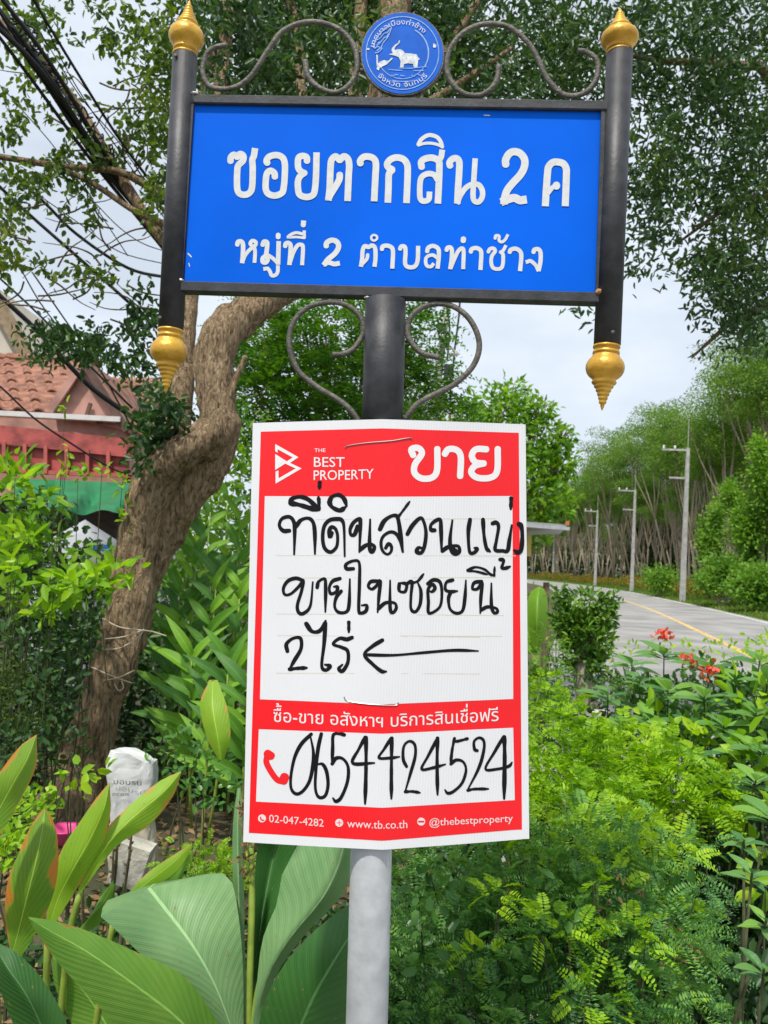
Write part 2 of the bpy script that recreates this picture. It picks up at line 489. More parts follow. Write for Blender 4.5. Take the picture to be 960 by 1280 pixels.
def frond_arrays(P, D, L, pairs, ll, lw, droop=0.3, tpl=DIAMOND, spread=0.85, vee=0.25):
    """pinnate fronds: P base, D direction, L length (n,), pairs of leaflets, leaflet length ll and width lw"""
    n = len(P); D = norm(D)
    Z = np.tile(np.array([0., 0, 1]), (n, 1))
    S = norm(np.cross(D, Z) + 1e-4); U = np.cross(S, D)
    L = np.broadcast_to(np.asarray(L, float), (n,))
    roll = rng.uniform(-.7, .7, n)[:, None]
    S, U = S * np.cos(roll) + U * np.sin(roll), U * np.cos(roll) - S * np.sin(roll)
    t = np.linspace(0.12, 1.0, pairs)
    C = P[:, None] + D[:, None] * (t[None, :, None] * L[:, None, None]) - Z[:, None] * (droop * (t ** 2)[None, :, None] * L[:, None, None])
    T = norm(D[:, None] - Z[:, None] * (2 * droop * t)[None, :, None])
    out = []
    for s in (-1, 1):
        LD = norm(T * (1 - spread) + S[:, None] * s * spread + U[:, None] * vee + rng.normal(size=C.shape) * 0.10)
        sc = (np.sin(np.pi * (0.18 + 0.72 * t)) ** 0.6)[None, :] * np.ones((n, 1))
        NN = np.broadcast_to(U[:, None], C.shape) + rng.normal(size=C.shape) * 0.15
        out.append(leaf_arrays(C.reshape(-1, 3), LD.reshape(-1, 3), NN.reshape(-1, 3), ll * sc.ravel(), lw * sc.ravel(), tpl))
    return join(out)

def join(lst):
    V, F, n = [], [], 0
    for v, f in lst:
        V.append(v); F.append(f + n); n += len(v)
    return np.concatenate(V), np.concatenate(F)

def ell(n, c, r, shell=0.35):
    """points in an ellipsoid, crowded towards the outside, with their outward directions"""
    d = rand_dirs(n)
    rad = rng.uniform(shell ** 3, 1, n) ** (1 / 3)
    lump = 1 + 0.22 * np.sin(d[:, 0] * 5 + c[0] * 7) * np.sin(d[:, 2] * 6 + c[1] * 3) + 0.12 * np.sin(d[:, 1] * 11 + d[:, 2] * 9)
    return np.array(c)[None] + d * (rad * lump)[:, None] * np.array(r)[None], d

def blob_px(px, py, Y, rpx, ry=None, rz=None):
    """centre and radii in metres for a clump seen at px, py with a radius of rpx pixels"""
    c = at(px, py, Y); s = Y / FPX
    return tuple(c), (rpx * s, (ry if ry is not None else rpx * s), (rz if rz is not None else rpx) * s if rz is not None else rpx * s)

# ================================================================== the street name sign
Y0 = 1.45
KY = math.tan(R(6))
XP = at(481, 450, Y0).x
NS = Vector((-KY, -1, 0)).normalized()
def sgn(px, py, lift=0.0):
    """point on the sign's plane (turned 6 degrees, right side nearer), lifted towards the viewer"""
    d = ray(px, py)
    t = (Y0 + KY * XP) / (d.y + KY * d.x)
    return CAM + d * t + NS * lift
SG = 1.45e-3      # metres per photo pixel on the sign

def stroke_mesh(mb, pts, w, surf, lift, k=6, smooth=True, cap=True, widths=None, flat=None):
    """flat brush stroke in photo pixels laid on a surface; each point lies a hair prouder than the last"""
    P = spline(pts, k) if (smooth and len(pts) > 2) else [np.array(p, float) for p in pts]
    if not smooth or len(pts) == 2:
        Q = []
        for a, b in zip(P[:-1], P[1:]):
            for j in range(3): Q.append(a + (b - a) * j / 3)
        P = Q + [P[-1]]
    V, F = [], []
    n = len(P)
    for i in range(n):
        a = P[max(i - 1, 0)]; b = P[min(i + 1, n - 1)]
        d = b - a; d = d / max(np.hypot(*d), 1e-6)
        nn = np.array([-d[1], d[0]])
        ww = w / 2 * (widths(i / (n - 1)) if widths else 1)
        l = lift + i * 4e-6
        for s in (-1, 1):
            q = P[i] + nn * ww * s
            V.append(surf(q[0], q[1], l))
    for i in range(n - 1): F.append((2 * i, 2 * i + 1, 2 * i + 3, 2 * i + 2))
    if cap:
        for (c, e, o) in ((P[0], P[1], 0), (P[-1], P[-2], n - 1)):
            d = c - e; d = d / max(np.hypot(*d), 1e-6); nn = np.array([-d[1], d[0]])
            ww = w / 2 * (widths(o / (n - 1)) if widths else 1)
            base = len(V)
            V.append(surf(c[0], c[1], lift + o * 4e-6))
            m = 7
            sq = flat is not None and (c[1] > flat or (d[1] < -.8 and (c[1] < flat - 50 * w / 8 or o > 0)))
            if sq:
                for q in (c + nn * ww, c + nn * ww + d * ww * .85, c - nn * ww + d * ww * .85, c - nn * ww):
                    V.append(surf(q[0], q[1], lift + o * 4e-6))
                F += [(base, base + 1, base + 2), (base, base + 2, base + 3), (base, base + 3, base + 4)]
                continue
            for j in range(m):
                t = math.pi * j / (m - 1)
                q = c + nn * math.cos(t) * ww + d * math.sin(t) * ww * (0.85)
                V.append(surf(q[0], q[1], lift + o * 4e-6))
            for j in range(m - 1): F.append((base, base + 1 + j, base + 2 + j))
    mb.add(V, F)

def glyphs(mb, ox, oy, s, w, strokes, surf, lift, **kw):
    for i, st in enumerate(strokes):
        ww = w
        if isinstance(st, tuple): ww, st = st
        stroke_mesh(mb, [(ox + x / s, oy + y / s) for x, y in st], ww / s, surf, lift + (i % 5) * .7e-4, **kw)

sign_base = at(458, 1280, Y0); sign_base = Vector((at(448, 1600, Y0).x, Y0, 0.0))
sign = empty('street_name_sign', sign_base, 'blue street name sign in a black frame with gold finials, standing on a round pole', 'street sign')
ptop = at(482, 376, Y0); pbot = at(459, 1260, Y0)
dirp = (ptop - pbot).normalized()
gp = pbot - dirp * ((pbot.z) / dirp.z)
mid = at(478, 560, Y0)
spl = pbot + dirp * ((mid - pbot).length)
tube([gp, pbot, spl], 25.3 * SG, 28).build('pole', M_GALV, sign, smooth=True)
tag(tube([spl, spl + (ptop - spl) * .5, ptop], 25.9 * SG, 28).build('pole_upper_section', M_BLACK, sign, smooth=True), 'black painted upper length of the pole')

LP = (sgn(231.5, 70), sgn(213.5, 412)); RP = (sgn(774.5, 66), sgn(759, 431))
for a, b in (LP, RP):
    p = tube([a, b], 16.3 * SG, 24).build('side_post', M_BLACK, sign, smooth=True)
# little bolts holding the finials
def bolt(px, py, parent):
    c = sgn(px, py, 16.3 * SG)
    lathe(c - NS * .002, NS, [(0, .0035), (.0035, .0035), (.0045, .002)], 8).build('bolt', M_IRON, parent)
for q in ((225, 79), (206, 402), (763, 420)): bolt(*q, sign)

def fbar(p, q, h):
    a = sgn(*p); b = sgn(*q)
    return bar(a, b, 0.025, h * SG, up=Vector((0, 0, 1)), bev=.002)
tb = fbar((245, 127.5), (760, 136), 12.5); tb.build('top_rail', M_BLACK, sign)
bb = fbar((228, 360), (748, 374.5), 13.5); bb.build('bottom_rail', M_BLACK, sign)
sb = MB()
for p, q in (((242, 134), (228, 353)), ((753, 142), (746, 367))):
    a, b = sgn(*p), sgn(*q); bar(a, b, 5 * SG, 0.02, sb, up=-NS)
sb.build('inner_stile', M_BLACK, sign)
# panel: thin sheet
pc = [(240, 131), (752, 139), (746, 369), (229, 354)]
V = [sgn(x, y, .004) for x, y in pc] + [sgn(x, y, .001) for x, y in pc]
panel = mesh('sign_panel', V, [(0, 1, 2, 3), (7, 6, 5, 4), (0, 4, 5, 1), (1, 5, 6, 2), (2, 6, 7, 3), (3, 7, 4, 0)], M_BLUE, sign)
# welds
wb = MB()
for q, r in (((246, 121), 5), ((229, 353), 4), ((461, 375), 5), ((500, 378), 5), ((480, 377), 4)):
    c = sgn(*q, 0.012)
    V = [c + Vector((rng.normal(), rng.normal() * .5, rng.normal() * .5)).normalized() * r * SG * random.uniform(.5, 1.1) for _ in range(10)]
    lathe(c - Vector((r * SG, 0, 0)), (1, 0, 0), [(0, .001), (r * SG * .6, .0035), (r * SG * 1.3, .003), (r * SG * 2, .001)], 7, wb)
wb.build('weld_bead', M_WELD, sign)
c = sgn(746, 367, .013); lathe(c - Vector((.004, 0, .003)), (1, 0, .4), [(0, .002), (.005, .006), (.010, .004)], 8).build('rusty_weld', M_RUST, sign)

# lettering, first line (traced strokes, zoom coordinates)
lb = MB(); SL = .0046
glyphs(lb, 280, 160, 8, 64, [
    [(72, 345), (76, 305), (106, 280), (140, 302)],
    [(140, 302), (168, 272), (200, 292), (196, 340), (152, 385), (140, 440), (138, 600), (158, 662), (210, 680), (262, 660), (288, 600), (294, 420), (290, 335), (305, 295), (314, 242)],
    [(515, 502), (508, 462), (470, 440), (436, 468), (424, 540), (424, 620), (448, 668), (515, 688), (585, 660), (604, 600), (614, 480), (614, 370), (590, 308), (530, 284), (460, 300), (432, 340), (440, 365)],
    [(835, 345), (830, 305), (790, 292), (752, 310), (744, 370), (754, 425), (795, 462)],
    [(812, 460), (770, 490), (746, 540), (746, 620), (764, 680), (830, 703), (890, 685), (912, 640), (925, 500), (930, 285)]], sgn, SL, flat=235)
glyphs(lb, 380, 160, 8, 66, [
    [(252, 710), (262, 600), (270, 400), (282, 330), (322, 298), (362, 335)],
    [(362, 335), (402, 298), (442, 322), (456, 385), (450, 500), (441, 715)],
    [(362, 478), (356, 530), (318, 600), (275, 668), (256, 705)],
    [(568, 370), (566, 340), (600, 304), (650, 300), (700, 320), (722, 370), (717, 500), (706, 718)]], sgn, SL + 3e-4, flat=235)
glyphs(lb, 480, 160, 8, 66, [
    [(42, 730), (47, 600), (52, 475), (85, 432)],
    [(85, 428), (42, 402), (36, 365), (72, 325), (130, 308), (195, 325), (234, 380), (238, 480), (228, 735)],
    [(378, 405), (374, 350), (420, 318), (490, 312), (548, 345), (554, 420), (548, 600), (541, 740)],
    (56, [(455, 672), (450, 722), (415, 742), (378, 735), (360, 690), (362, 560), (382, 500), (440, 470), (500, 480), (535, 530)]),
    (58, [(548, 345), (572, 300), (580, 255)]),
    (40, [(345, 178), (372, 130), (420, 95), (465, 84), (528, 103), (565, 145), (582, 200)]),
    (30, [(345, 184), (400, 168), (470, 165), (540, 180), (588, 205)]),
    [(662, 392), (656, 360), (682, 325), (722, 316), (752, 350), (752, 450), (742, 600), (735, 740)],
    (54, [(738, 750), (762, 690), (812, 618), (870, 580), (940, 578), (980, 630), (982, 700), (948, 750), (905, 742), (890, 690), (896, 560), (910, 340)])], sgn, SL, flat=235)
glyphs(lb, 600, 160, 8, 74, [
    [(256, 380), (256, 330), (290, 272), (340, 250), (400, 268), (442, 325), (442, 400), (402, 480), (320, 570), (268, 640), (244, 715), (240, 745)],
    (80, [(240, 742), (290, 722), (345, 712), (395, 735), (432, 732)]),
    (70, [(652, 765), (662, 600), (674, 450), (684, 400), (722, 360), (770, 354), (828, 370), (858, 420), (860, 500), (850, 765)]),
    (46, [(762, 590), (722, 608), (684, 655)]), (80, [(757, 590), (765, 590)])], sgn, SL + 3e-4, flat=235)
lb.build('lettering', M_SILVER, panel)
lb = MB()
glyphs(lb, 290, 270, 6.4, 36, [
    [(48, 238), (54, 215), (80, 212), (94, 240), (92, 320), (88, 370)],
    (30, [(90, 372), (112, 320), (150, 275), (188, 248), (196, 218), (168, 206), (152, 232), (182, 262), (190, 300), (186, 370)]),
    [(250, 240), (260, 214), (284, 218), (286, 250), (276, 320), (252, 345), (252, 375), (275, 380), (290, 360), (284, 335)],
    (30, [(288, 318), (330, 345), (368, 382)]), [(374, 382), (378, 225)], (38, [(374, 158), (374, 178)]),
    (30, [(268, 430), (290, 428), (308, 450), (322, 482), (352, 480), (370, 455), (372, 415)]),
    [(430, 250), (436, 228), (460, 226), (474, 250), (470, 330), (465, 385)],
    (32, [(468, 380), (495, 300), (528, 245), (558, 238), (572, 262), (566, 388)]),
    (24, [(452, 176), (478, 155), (520, 142), (568, 152)]), (20, [(450, 180), (520, 176), (585, 184)]), (26, [(582, 135), (582, 182)]), (40, [(576, 62), (574, 82)]),
    (42, [(757, 250), (762, 222), (800, 202), (842, 215), (856, 255), (830, 305), (772, 355), (748, 388)]),
    (38, [(748, 390), (780, 380), (820, 392), (850, 388)])], sgn, SL, flat=322)
glyphs(lb, 440, 270, 6.4, 34, [
    [(76, 400), (84, 350), (88, 285), (104, 250), (135, 258)], [(135, 258), (165, 244), (188, 270), (190, 350), (184, 400)], (28, [(128, 318), (122, 350), (92, 385)]),
    (18, [(180, 160), (200, 170), (202, 192), (180, 206), (160, 196), (158, 172), (176, 160)]),
    [(242, 275), (248, 252), (285, 246), (320, 262), (330, 300), (325, 415)],
    [(386, 272), (396, 252), (424, 256), (430, 300), (426, 380), (442, 412), (485, 418), (514, 400), (528, 350), (530, 262)],
    [(602, 292), (612, 262), (650, 248), (690, 270), (696, 320), (687, 415)], (28, [(648, 396), (634, 412), (606, 410), (592, 388), (592, 350), (612, 328), (650, 322), (684, 345)]),
    [(757, 282), (766, 262), (790, 262), (800, 290), (796, 360), (788, 420)], (32, [(792, 418), (820, 350), (850, 290), (878, 268), (893, 292), (890, 420)]), (42, [(892, 190), (890, 208)])], sgn, SL + 3e-4, flat=322)
glyphs(lb, 560, 270, 6.4, 34, [
    [(182, 295), (190, 272), (225, 264), (255, 278), (266, 310), (260, 425)],
    (30, [(322, 295), (335, 272), (364, 268), (376, 290), (350, 330), (345, 380), (360, 422), (400, 432), (430, 418), (440, 370), (438, 315), (420, 296)]), (26, [(420, 298), (440, 284), (458, 252)]),
    (24, [(376, 188), (382, 166), (408, 170), (408, 205), (430, 216), (456, 198), (474, 165)]),
    [(492, 298), (502, 278), (540, 270), (574, 290), (585, 330), (576, 435)],
    [(682, 298), (690, 277), (720, 274), (738, 300), (738, 370), (725, 435)], (30, [(632, 374), (660, 368), (700, 402), (718, 438)])], sgn, SL, flat=322)
lb.build('lettering', M_SILVER, panel)
lb = MB()
for a, b, w in (((233, 353.2), (330, 356.5), 1.3), ((335, 356.8), (430, 359.6), .9), ((436, 359.9), (560, 364), 1.2), ((570, 364.2), (742, 369), .8), ((236, 318), (240, 322), 1.6), ((237, 330), (238, 334), 1.0), ((605, 145.5), (612, 146), 1.2)):
    stroke_mesh(lb, [a, b], w, sgn, .0043)
lb.build('worn_edge', M_SILVER, panel)

# gold finials
def finial(px0, py0, px1, py1, Rb):
    a = sgn(px0, py0); b = sgn(px1, py1); L = (b - a).length; ax = b - a
    r = Rb * SG
    prof = [(0, r * .62), (.025 * L, r * .64), (.03 * L, r * .70), (.06 * L, r * .70), (.07 * L, r * .60), (.10 * L, r * .60), (.11 * L, r * .68), (.15 * L, r * .70), (.16 * L, r * .62), (.19 * L, r * .72)]
    for k in range(11):
        t = k / 10; ang = R(-50) + R(118) * t
        prof.append((L * (.36 + .19 * math.sin(ang)), r * (.30 + .70 * math.cos(ang)) if k < 10 else r * .60))
    h = .56; rr = .60
    for k in range(6):
        prof += [(h * L, r * rr), ((h + .022) * L, r * rr * 1.08), ((h + .045) * L, r * rr), ((h + .052) * L, r * rr * .80)]
        h += .058; rr *= .79
    prof += [(h * L, r * rr * .8), (.95 * L, r * .09), (1.0 * L, r * .02)]
    lathe(a, ax, prof, 32).build('finial', M_GOLD, sign, smooth=True)
finial(231, 73, 237, 0, 23.5)
finial(213.5, 410, 207, 492, 24)
finial(774, 70, 775, 10, 23.5)
finial(758.5, 430, 752.5, 513, 23.5)

# scroll ironwork
def scroll(pts, name='scroll', r=2.9):
    P = [sgn(x, y, 0.004) for x, y in [tuple(q) for q in spline(pts, 7)]]
    tube(P, r * SG, 8, squash=1.25).build(name, M_IRON, sign, smooth=True)
scroll([(284, 58), (270, 61), (259, 69), (254, 92), (264, 110), (290, 112), (313, 98), (334, 67), (355, 40), (388, 29), (422, 37), (442, 58), (447, 83), (440, 104), (422, 117), (401, 112), (386, 98), (382, 77)])
scroll([(624, 83), (620, 104), (605, 119), (584, 120), (567, 108), (558, 87), (563, 62), (580, 42), (605, 32), (634, 35), (659, 54), (672, 75), (684, 100), (705, 120), (730, 118), (745, 100), (746, 78), (733, 67), (722, 65)])
scroll([(416, 444), (430, 443), (444, 435), (455, 414), (447, 392), (423, 379), (390, 383), (369, 401), (362, 429), (372, 462), (395, 483), (418, 497), (437, 511), (449, 527)])
scroll([(550, 448), (526, 441), (510, 420), (515, 396), (536, 382), (564, 383), (587, 400), (599, 429), (592, 457), (568, 481), (540, 495), (520, 507), (506, 525)])
sb = MB()
for a, b in (((445, 66), (455, 66)), ((445, 88), (455, 88)), ((553, 66), (563, 66)), ((553, 88), (563, 88)), ((477, 114), (477, 122)), ((527, 114), (527, 124)), ((402, 376), (420, 377)), ((545, 379), (560, 380))):
    tube([sgn(*a), sgn(*b)], 2.3 * SG, 6, sb)
sb.build('scroll_bracket', M_IRON, sign)

# round emblem
def disc_pts(cx, cy, r, n, lift, ry=None):
    return [sgn(cx + r * math.cos(2 * math.pi * k / n), cy + (ry or r) * math.sin(2 * math.pi * k / n), lift) for k in range(n)]
ECX, ECY, ER = 503.5, 69.5, 50.5
n = 48
V = disc_pts(ECX, ECY, ER + 1.6, n, .006) + disc_pts(ECX, ECY, ER + 1.6, n, -.004)
F = [tuple(range(n))[::-1], tuple(range(n, 2 * n))] + [(i, (i + 1) % n, n + (i + 1) % n, n + i) for i in range(n)]
emb = mesh('emblem', V, F, M_IRON, sign)
V = disc_pts(ECX, ECY, ER, n, .007)
mesh('emblem_face', V, [tuple(range(n))], M_EMB, emb)
def ringm(mb, r0, r1, lift, a0=0, a1=360, n=60):
    V, F = [], []
    for k in range(n + 1):
        t = R(a0 + (a1 - a0) * k / n)
        for r in (r0, r1): V.append(sgn(ECX + r * math.cos(t), ECY + r * math.sin(t), lift))
    for k in range(n): F.append((2 * k, 2 * k + 1, 2 * k + 3, 2 * k + 2))
    mb.add(V, F)
eb = MB(); ringm(eb, 44.6, 45.8, .0078); ringm(eb, 31.5, 33.3, .0078, -62, 30); ringm(eb, 31.5, 32.5, .0078, 30, 150)
eb.build('emblem_ring', M_EMBL, emb)
def poly(mb, pts, surf, lift, ox=0, oy=0, s=1.0):
    P = [(ox + x / s, oy + y / s) for x, y in pts]
    T = tessellate_polygon([[Vector((x, y, 0)) for x, y in P]])
    mb.add([surf(x, y, lift) for x, y in P], T)
eb = MB()
poly(eb, [(446, 325), (440, 352), (408, 378), (396, 400), (398, 415), (425, 405), (455, 406), (478, 422), (490, 440), (540, 444), (598, 452), (614, 480), (630, 497), (614, 505), (606, 572), (574, 572), (566, 540), (520, 534), (484, 540), (478, 572), (446, 572), (452, 515), (436, 480), (405, 466), (372, 458), (352, 458), (350, 450), (380, 440), (368, 415), (372, 395), (395, 368), (430, 345), (436, 325)], sgn, .0079, 440, 10, 7.385)
poly(eb, [(238, 545), (262, 518), (300, 504), (325, 512), (345, 508), (368, 484), (382, 488), (345, 525), (325, 545), (280, 566), (258, 578), (252, 602), (232, 588)], sgn, .0079, 440, 10, 7.385)
poly(eb, [(228, 455), (242, 460), (246, 560), (232, 560)], sgn, .0081, 440, 10, 7.385)
poly(eb, [(752, 350), (780, 365), (776, 392), (750, 388)], sgn, .0079, 440, 10, 7.385)
poly(eb, [(140, 395), (165, 395), (165, 412), (140, 410)], sgn, .0079, 440, 10, 7.385)
eb.build('elephant_picture', M_EMBW, emb)
eb = MB()
glyphs(eb, 440, 10, 7.385, 7, [[(340, 590), (400, 596), (470, 600)], [(440, 578), (540, 580), (620, 572), (695, 565)], [(570, 600), (620, 602), (665, 600)], [(370, 640), (380, 655), (400, 640), (430, 640)],
    [(450, 645), (490, 652)], [(550, 640), (575, 655), (600, 635), (640, 650)], [(370, 690), (430, 700), (520, 700), (600, 690)],
    (9, [(215, 440), (250, 430), (280, 400), (265, 395), (235, 420)]), (9, [(210, 400), (240, 380), (260, 390)]), (14, [(205, 395), (215, 340), (255, 270), (310, 215), (350, 190)]),
    (10, [(270, 400), (290, 350), (330, 300), (355, 245), (370, 200)]), (8, [(240, 350), (280, 330), (300, 300), (325, 290), (340, 255)]), (8, [(235, 320), (265, 300), (300, 260), (330, 250), (355, 215)]),
    (8, [(230, 370), (262, 350), (285, 318)])], sgn, .0080, cap=False)
eb.build('emblem_scene_lines', M_EMBL, emb)

# ------------------------------------------------------------------ printed type (built-in font turned into meshes in photo pixels)
TONES = '\u0e48\u0e49\u0e4a\u0e4b\u0e4c'
UPPER = '\u0e34\u0e35\u0e36\u0e37\u0e31'
def font_loops(ch, off=0.0):
    c = bpy.data.curves.new('glyph', 'FONT'); c.body = ch; c.size = 1; c.fill_mode = 'NONE'; c.offset = off; c.resolution_u = 3
    o = bpy.data.objects.new('glyph', c); COL.objects.link(o)
    dg = bpy.context.evaluated_depsgraph_get(); dg.update()
    me = bpy.data.meshes.new_from_object(o.evaluated_get(dg))
    V = [(v.co.x, v.co.y) for v in me.vertices]
    nxt = {}
    for e in me.edges:
        a, b = e.vertices; nxt.setdefault(a, []).append(b); nxt.setdefault(b, []).append(a)
    seen, loops = set(), []
    for s in range(len(V)):
        if s in seen or s not in nxt: continue
        lp = [s]; seen.add(s); cur = s
        while True:
            nn = [x for x in nxt[cur] if x not in seen]
            if not nn: break
            cur = nn[0]; seen.add(cur); lp.append(cur)
        loops.append([V[i] for i in lp])
    bpy.data.objects.remove(o); bpy.data.curves.remove(c); bpy.data.meshes.remove(me)
    return loops
_ADV, _GL = {}, {}
def glyph_tris(ch, off):
    key = (ch, off)
    if key in _GL: return _GL[key]
    loops = [l for l in font_loops(ch, off) if len(l) > 2] if ch != ' ' else []
    area = lambda l: 0.5 * sum(l[i][0] * l[(i + 1) % len(l)][1] - l[(i + 1) % len(l)][0] * l[i][1] for i in range(len(l)))
    def inside(p, l):
        r = False; j = len(l) - 1
        for i in range(len(l)):
            if (l[i][1] > p[1]) != (l[j][1] > p[1]) and p[0] < (l[j][0] - l[i][0]) * (p[1] - l[i][1]) / (l[j][1] - l[i][1]) + l[i][0]: r = not r
            j = i
        return r
    loops.sort(key=lambda l: -abs(area(l)))
    outers = []
    for l in loops:
        host = next((o for o in outers if all(inside(p, o[0]) for p in l)), None)
        if host is not None: host[1].append(l)
        else: outers.append((l, []))
    parts = []
    for o, hs in outers:
        polys = [[Vector((x, y, 0)) for x, y in q] for q in [o] + hs]
        flat = [p for q in [o] + hs for p in q]
        parts.append((flat, tessellate_polygon(polys)))
    _GL[key] = parts
    return parts
def advance(ch):
    if ch not in _ADV:
        if ch in TONES + UPPER: _ADV[ch] = 0.0
        else:
            def wdt(s):
                l = [p for q in font_loops(s) for p in q]; return max(p[0] for p in l)
            _ADV[ch] = wdt(ch + 'I') - wdt('I')
    return _ADV[ch]
def type_line(mb, s, base, em, surf, lift, off=0.0, rise=0.22, xs=None):
    """set s along the baseline polyline 'base' (photo pixels), em = pixel height of one em"""
    pts, x = [], 0.0
    prev_up = False
    for ch in s:
        up = 0.0
        if ch in TONES and prev_up: up = rise
        pts.append((ch, x, up))
        if ch in UPPER: prev_up = True
        elif ch not in TONES: prev_up = False
        x += advance(ch)
    total = x
    B = [np.array(b, float) for b in base]
    seg = [np.hypot(*(B[i + 1] - B[i])) for i in range(len(B) - 1)]; tot = sum(seg)
    kx = tot / total
    def mp_(u, v):
        d = u * kx
        for i, L in enumerate(seg):
            if d <= L or i == len(seg) - 1:
                dr = (B[i + 1] - B[i]) / L; return B[i] + dr * d + np.array([0.0, -1.0]) * v * em
            d -= L
    li = lift
    for ch, x0, up in pts:
        for flat, T in glyph_tris(ch, off):
            q = [mp_(x0 + a, b + up) for a, b in flat]
            mb.add([surf(p[0], p[1], li) for p in q], T)
            li += 1.5e-5
    return mb
def type_arc(mb, s, cx, cy, r, a0, a1, em, surf, lift, flip=False, off=0.0):
    tot = sum(advance(c) for c in s); x = 0; pu = False
    for ch in s:
        up = .22 if (ch in TONES and pu) else 0
        if ch in UPPER: pu = True
        elif ch not in TONES: pu = False
        for flat, T in glyph_tris(ch, off):
            V = []
            for a, b in flat:
                t = R(a0 + (a1 - a0) * (x + a) / tot)
                rr = r + (b + up) * em * (-1 if flip else 1)
                V.append(surf(cx + rr * math.cos(t), cy + rr * math.sin(t), lift))
            mb.add(V, T)
        x += advance(ch)
eb = MB()
type_arc(eb, 'เทศบาลเมืองท่าช้าง', ECX, ECY, 35.5, 190, 318, 8.5, sgn, .0083, off=.01)
type_arc(eb, 'จังหวัด จันทบุรี', ECX, ECY, 42.5, 138, 42, 8.5, sgn, .0083, flip=True, off=.01)
eb.build('emblem_lettering', M_EMBW, emb)

# ================================================================== the poster wrapped on the pole
XC = at(478, 790, Y0).x
YF = Y0 - 25.5 * SG - .006
def pst(px, py, lift=0.0):
    """point on the poster, which bends back on both sides of the pole"""
    d = ray(px, py); y = YF
    if lift > 0: lift *= .4
    for _ in range(14):
        x = d.x * y / d.y; u = x - XC - (0.0)
        y = YF + 0.205 * (math.sqrt(u * u + .045 ** 2) - .045) - lift
    return CAM + d * (y / d.y)
poster = empty('for_sale_poster', at(478, 1055, YF), 'red and white board with black handwriting, wired to the pole under the blue sign', 'poster')
def edge_l(t): return (316 + (304 - 316) * t, 529.5 + (1052 - 529.5) * t)
def edge_r(t): return (657 + (661.5 - 657) * t, 530.5 + (1048.5 - 530.5) * t)
def pxy(u, t):
    """poster coordinates u 0..1 left to right, t 0..1 top to bottom, to photo pixels"""
    l, r = edge_l(t), edge_r(t)
    x = l[0] + (r[0] - l[0]) * u; y = l[1] + (r[1] - l[1]) * u
    k = max(0.0, 1 - abs((x - 478) / 178.0))
    y += (-6 + 18 * t) * (k ** 0.9 if k > 0 else 0) * 1.0
    return x, y
nu, nt_ = 72, 8
V, F = [], []
for side, lf in ((0, 0.0), (1, -0.004)):
    for j in range(nt_ + 1):
        for i in range(nu + 1):
            V.append(pst(*pxy(i / nu, j / nt_), lf))
m_ = (nu + 1) * (nt_ + 1)
for j in range(nt_):
    for i in range(nu):
        a = j * (nu + 1) + i
        F.append((a, a + nu + 1, a + nu + 2, a + 1)); F.append((m_ + a, m_ + a + 1, m_ + a + nu + 2, m_ + a + nu + 1))
for i in range(nu):
    a = i; F.append((a, a + 1, m_ + a + 1, m_ + a)); a = nt_ * (nu + 1) + i; F.append((a + 1, a, m_ + a, m_ + a + 1))
for j in range(nt_):
    a = j * (nu + 1); b = a + nu + 1; F.append((b, a, m_ + a, m_ + b)); a += nu; b += nu; F.append((a, b, m_ + b, m_ + a))
board = mesh('board', V, F, M_PWHITE, poster)
def patch(name, tl, tr, br, bl, bow_t, bow_b, m, lift, nn=64, parent=board):
    V, F = [], []
    for i in range(nn + 1):
        u = i / nn
        xt = tl[0] + (tr[0] - tl[0]) * u; xb = bl[0] + (br[0] - bl[0]) * u
        kt = max(0, 1 - abs((xt - 478) / 168)); kb = max(0, 1 - abs((xb - 478) / 168))
        V.append(pst(xt, tl[1] + (tr[1] - tl[1]) * u + bow_t * kt, lift)); V.append(pst(xb, bl[1] + (br[1] - bl[1]) * u + bow_b * kb, lift))
    NR = 6
    V2 = []
    for i in range(nn + 1):
        u = i / nn
        xt = tl[0] + (tr[0] - tl[0]) * u; xb = bl[0] + (br[0] - bl[0]) * u
        kt = max(0, 1 - abs((xt - 478) / 168)); kb = max(0, 1 - abs((xb - 478) / 168))
        yt = tl[1] + (tr[1] - tl[1]) * u + bow_t * kt; yb = bl[1] + (br[1] - bl[1]) * u + bow_b * kb
        for j in range(NR + 1):
            s = j / NR; V2.append(pst(xt + (xb - xt) * s, yt + (yb - yt) * s, lift))
    F = [(i * (NR + 1) + j, i * (NR + 1) + j + 1, (i + 1) * (NR + 1) + j + 1, (i + 1) * (NR + 1) + j) for i in range(nn) for j in range(NR)]
    return mesh(name, V2, F, m, parent)
patch('red_print', (326, 540), (648.5, 541), (652.5, 1037), (311, 1041), -5, 12, M_PRED, .0007)
patch('white_writing_field', (331, 620), (640.5, 620), (641.5, 873.5), (325, 873.5), 1, 7, M_PWHITE, .0012)
patch('white_number_field', (323.5, 911), (641.5, 909.5), (643.5, 1000), (320, 1001.5), 7, 9, M_PWHITE, .0012)
pb = MB()
for x0, x1, y0, y1 in ((395, 620, 649, 648), (345, 645, 694, 694.5), (347, 620, 722, 721.5), (345, 630, 767, 769), (346, 600, 794, 796), (345, 600, 841, 842), (500, 628, 794.5, 795)):
    N = 8
    for i in range(N):
        xa = x0 + (x1 - x0) * i / N; xb = x0 + (x1 - x0) * (i + 1) / N - .1
        ya = y0 + (y1 - y0) * i / N; yb = y0 + (y1 - y0) * (i + 1) / N
        pb.add([pst(xa, ya, .0016), pst(xb, yb, .0016), pst(xb, yb + .8, .0016), pst(xa, ya + .8, .0016)], [(0, 1, 2, 3)])
pb.build('rule_line', M_LINE, board)

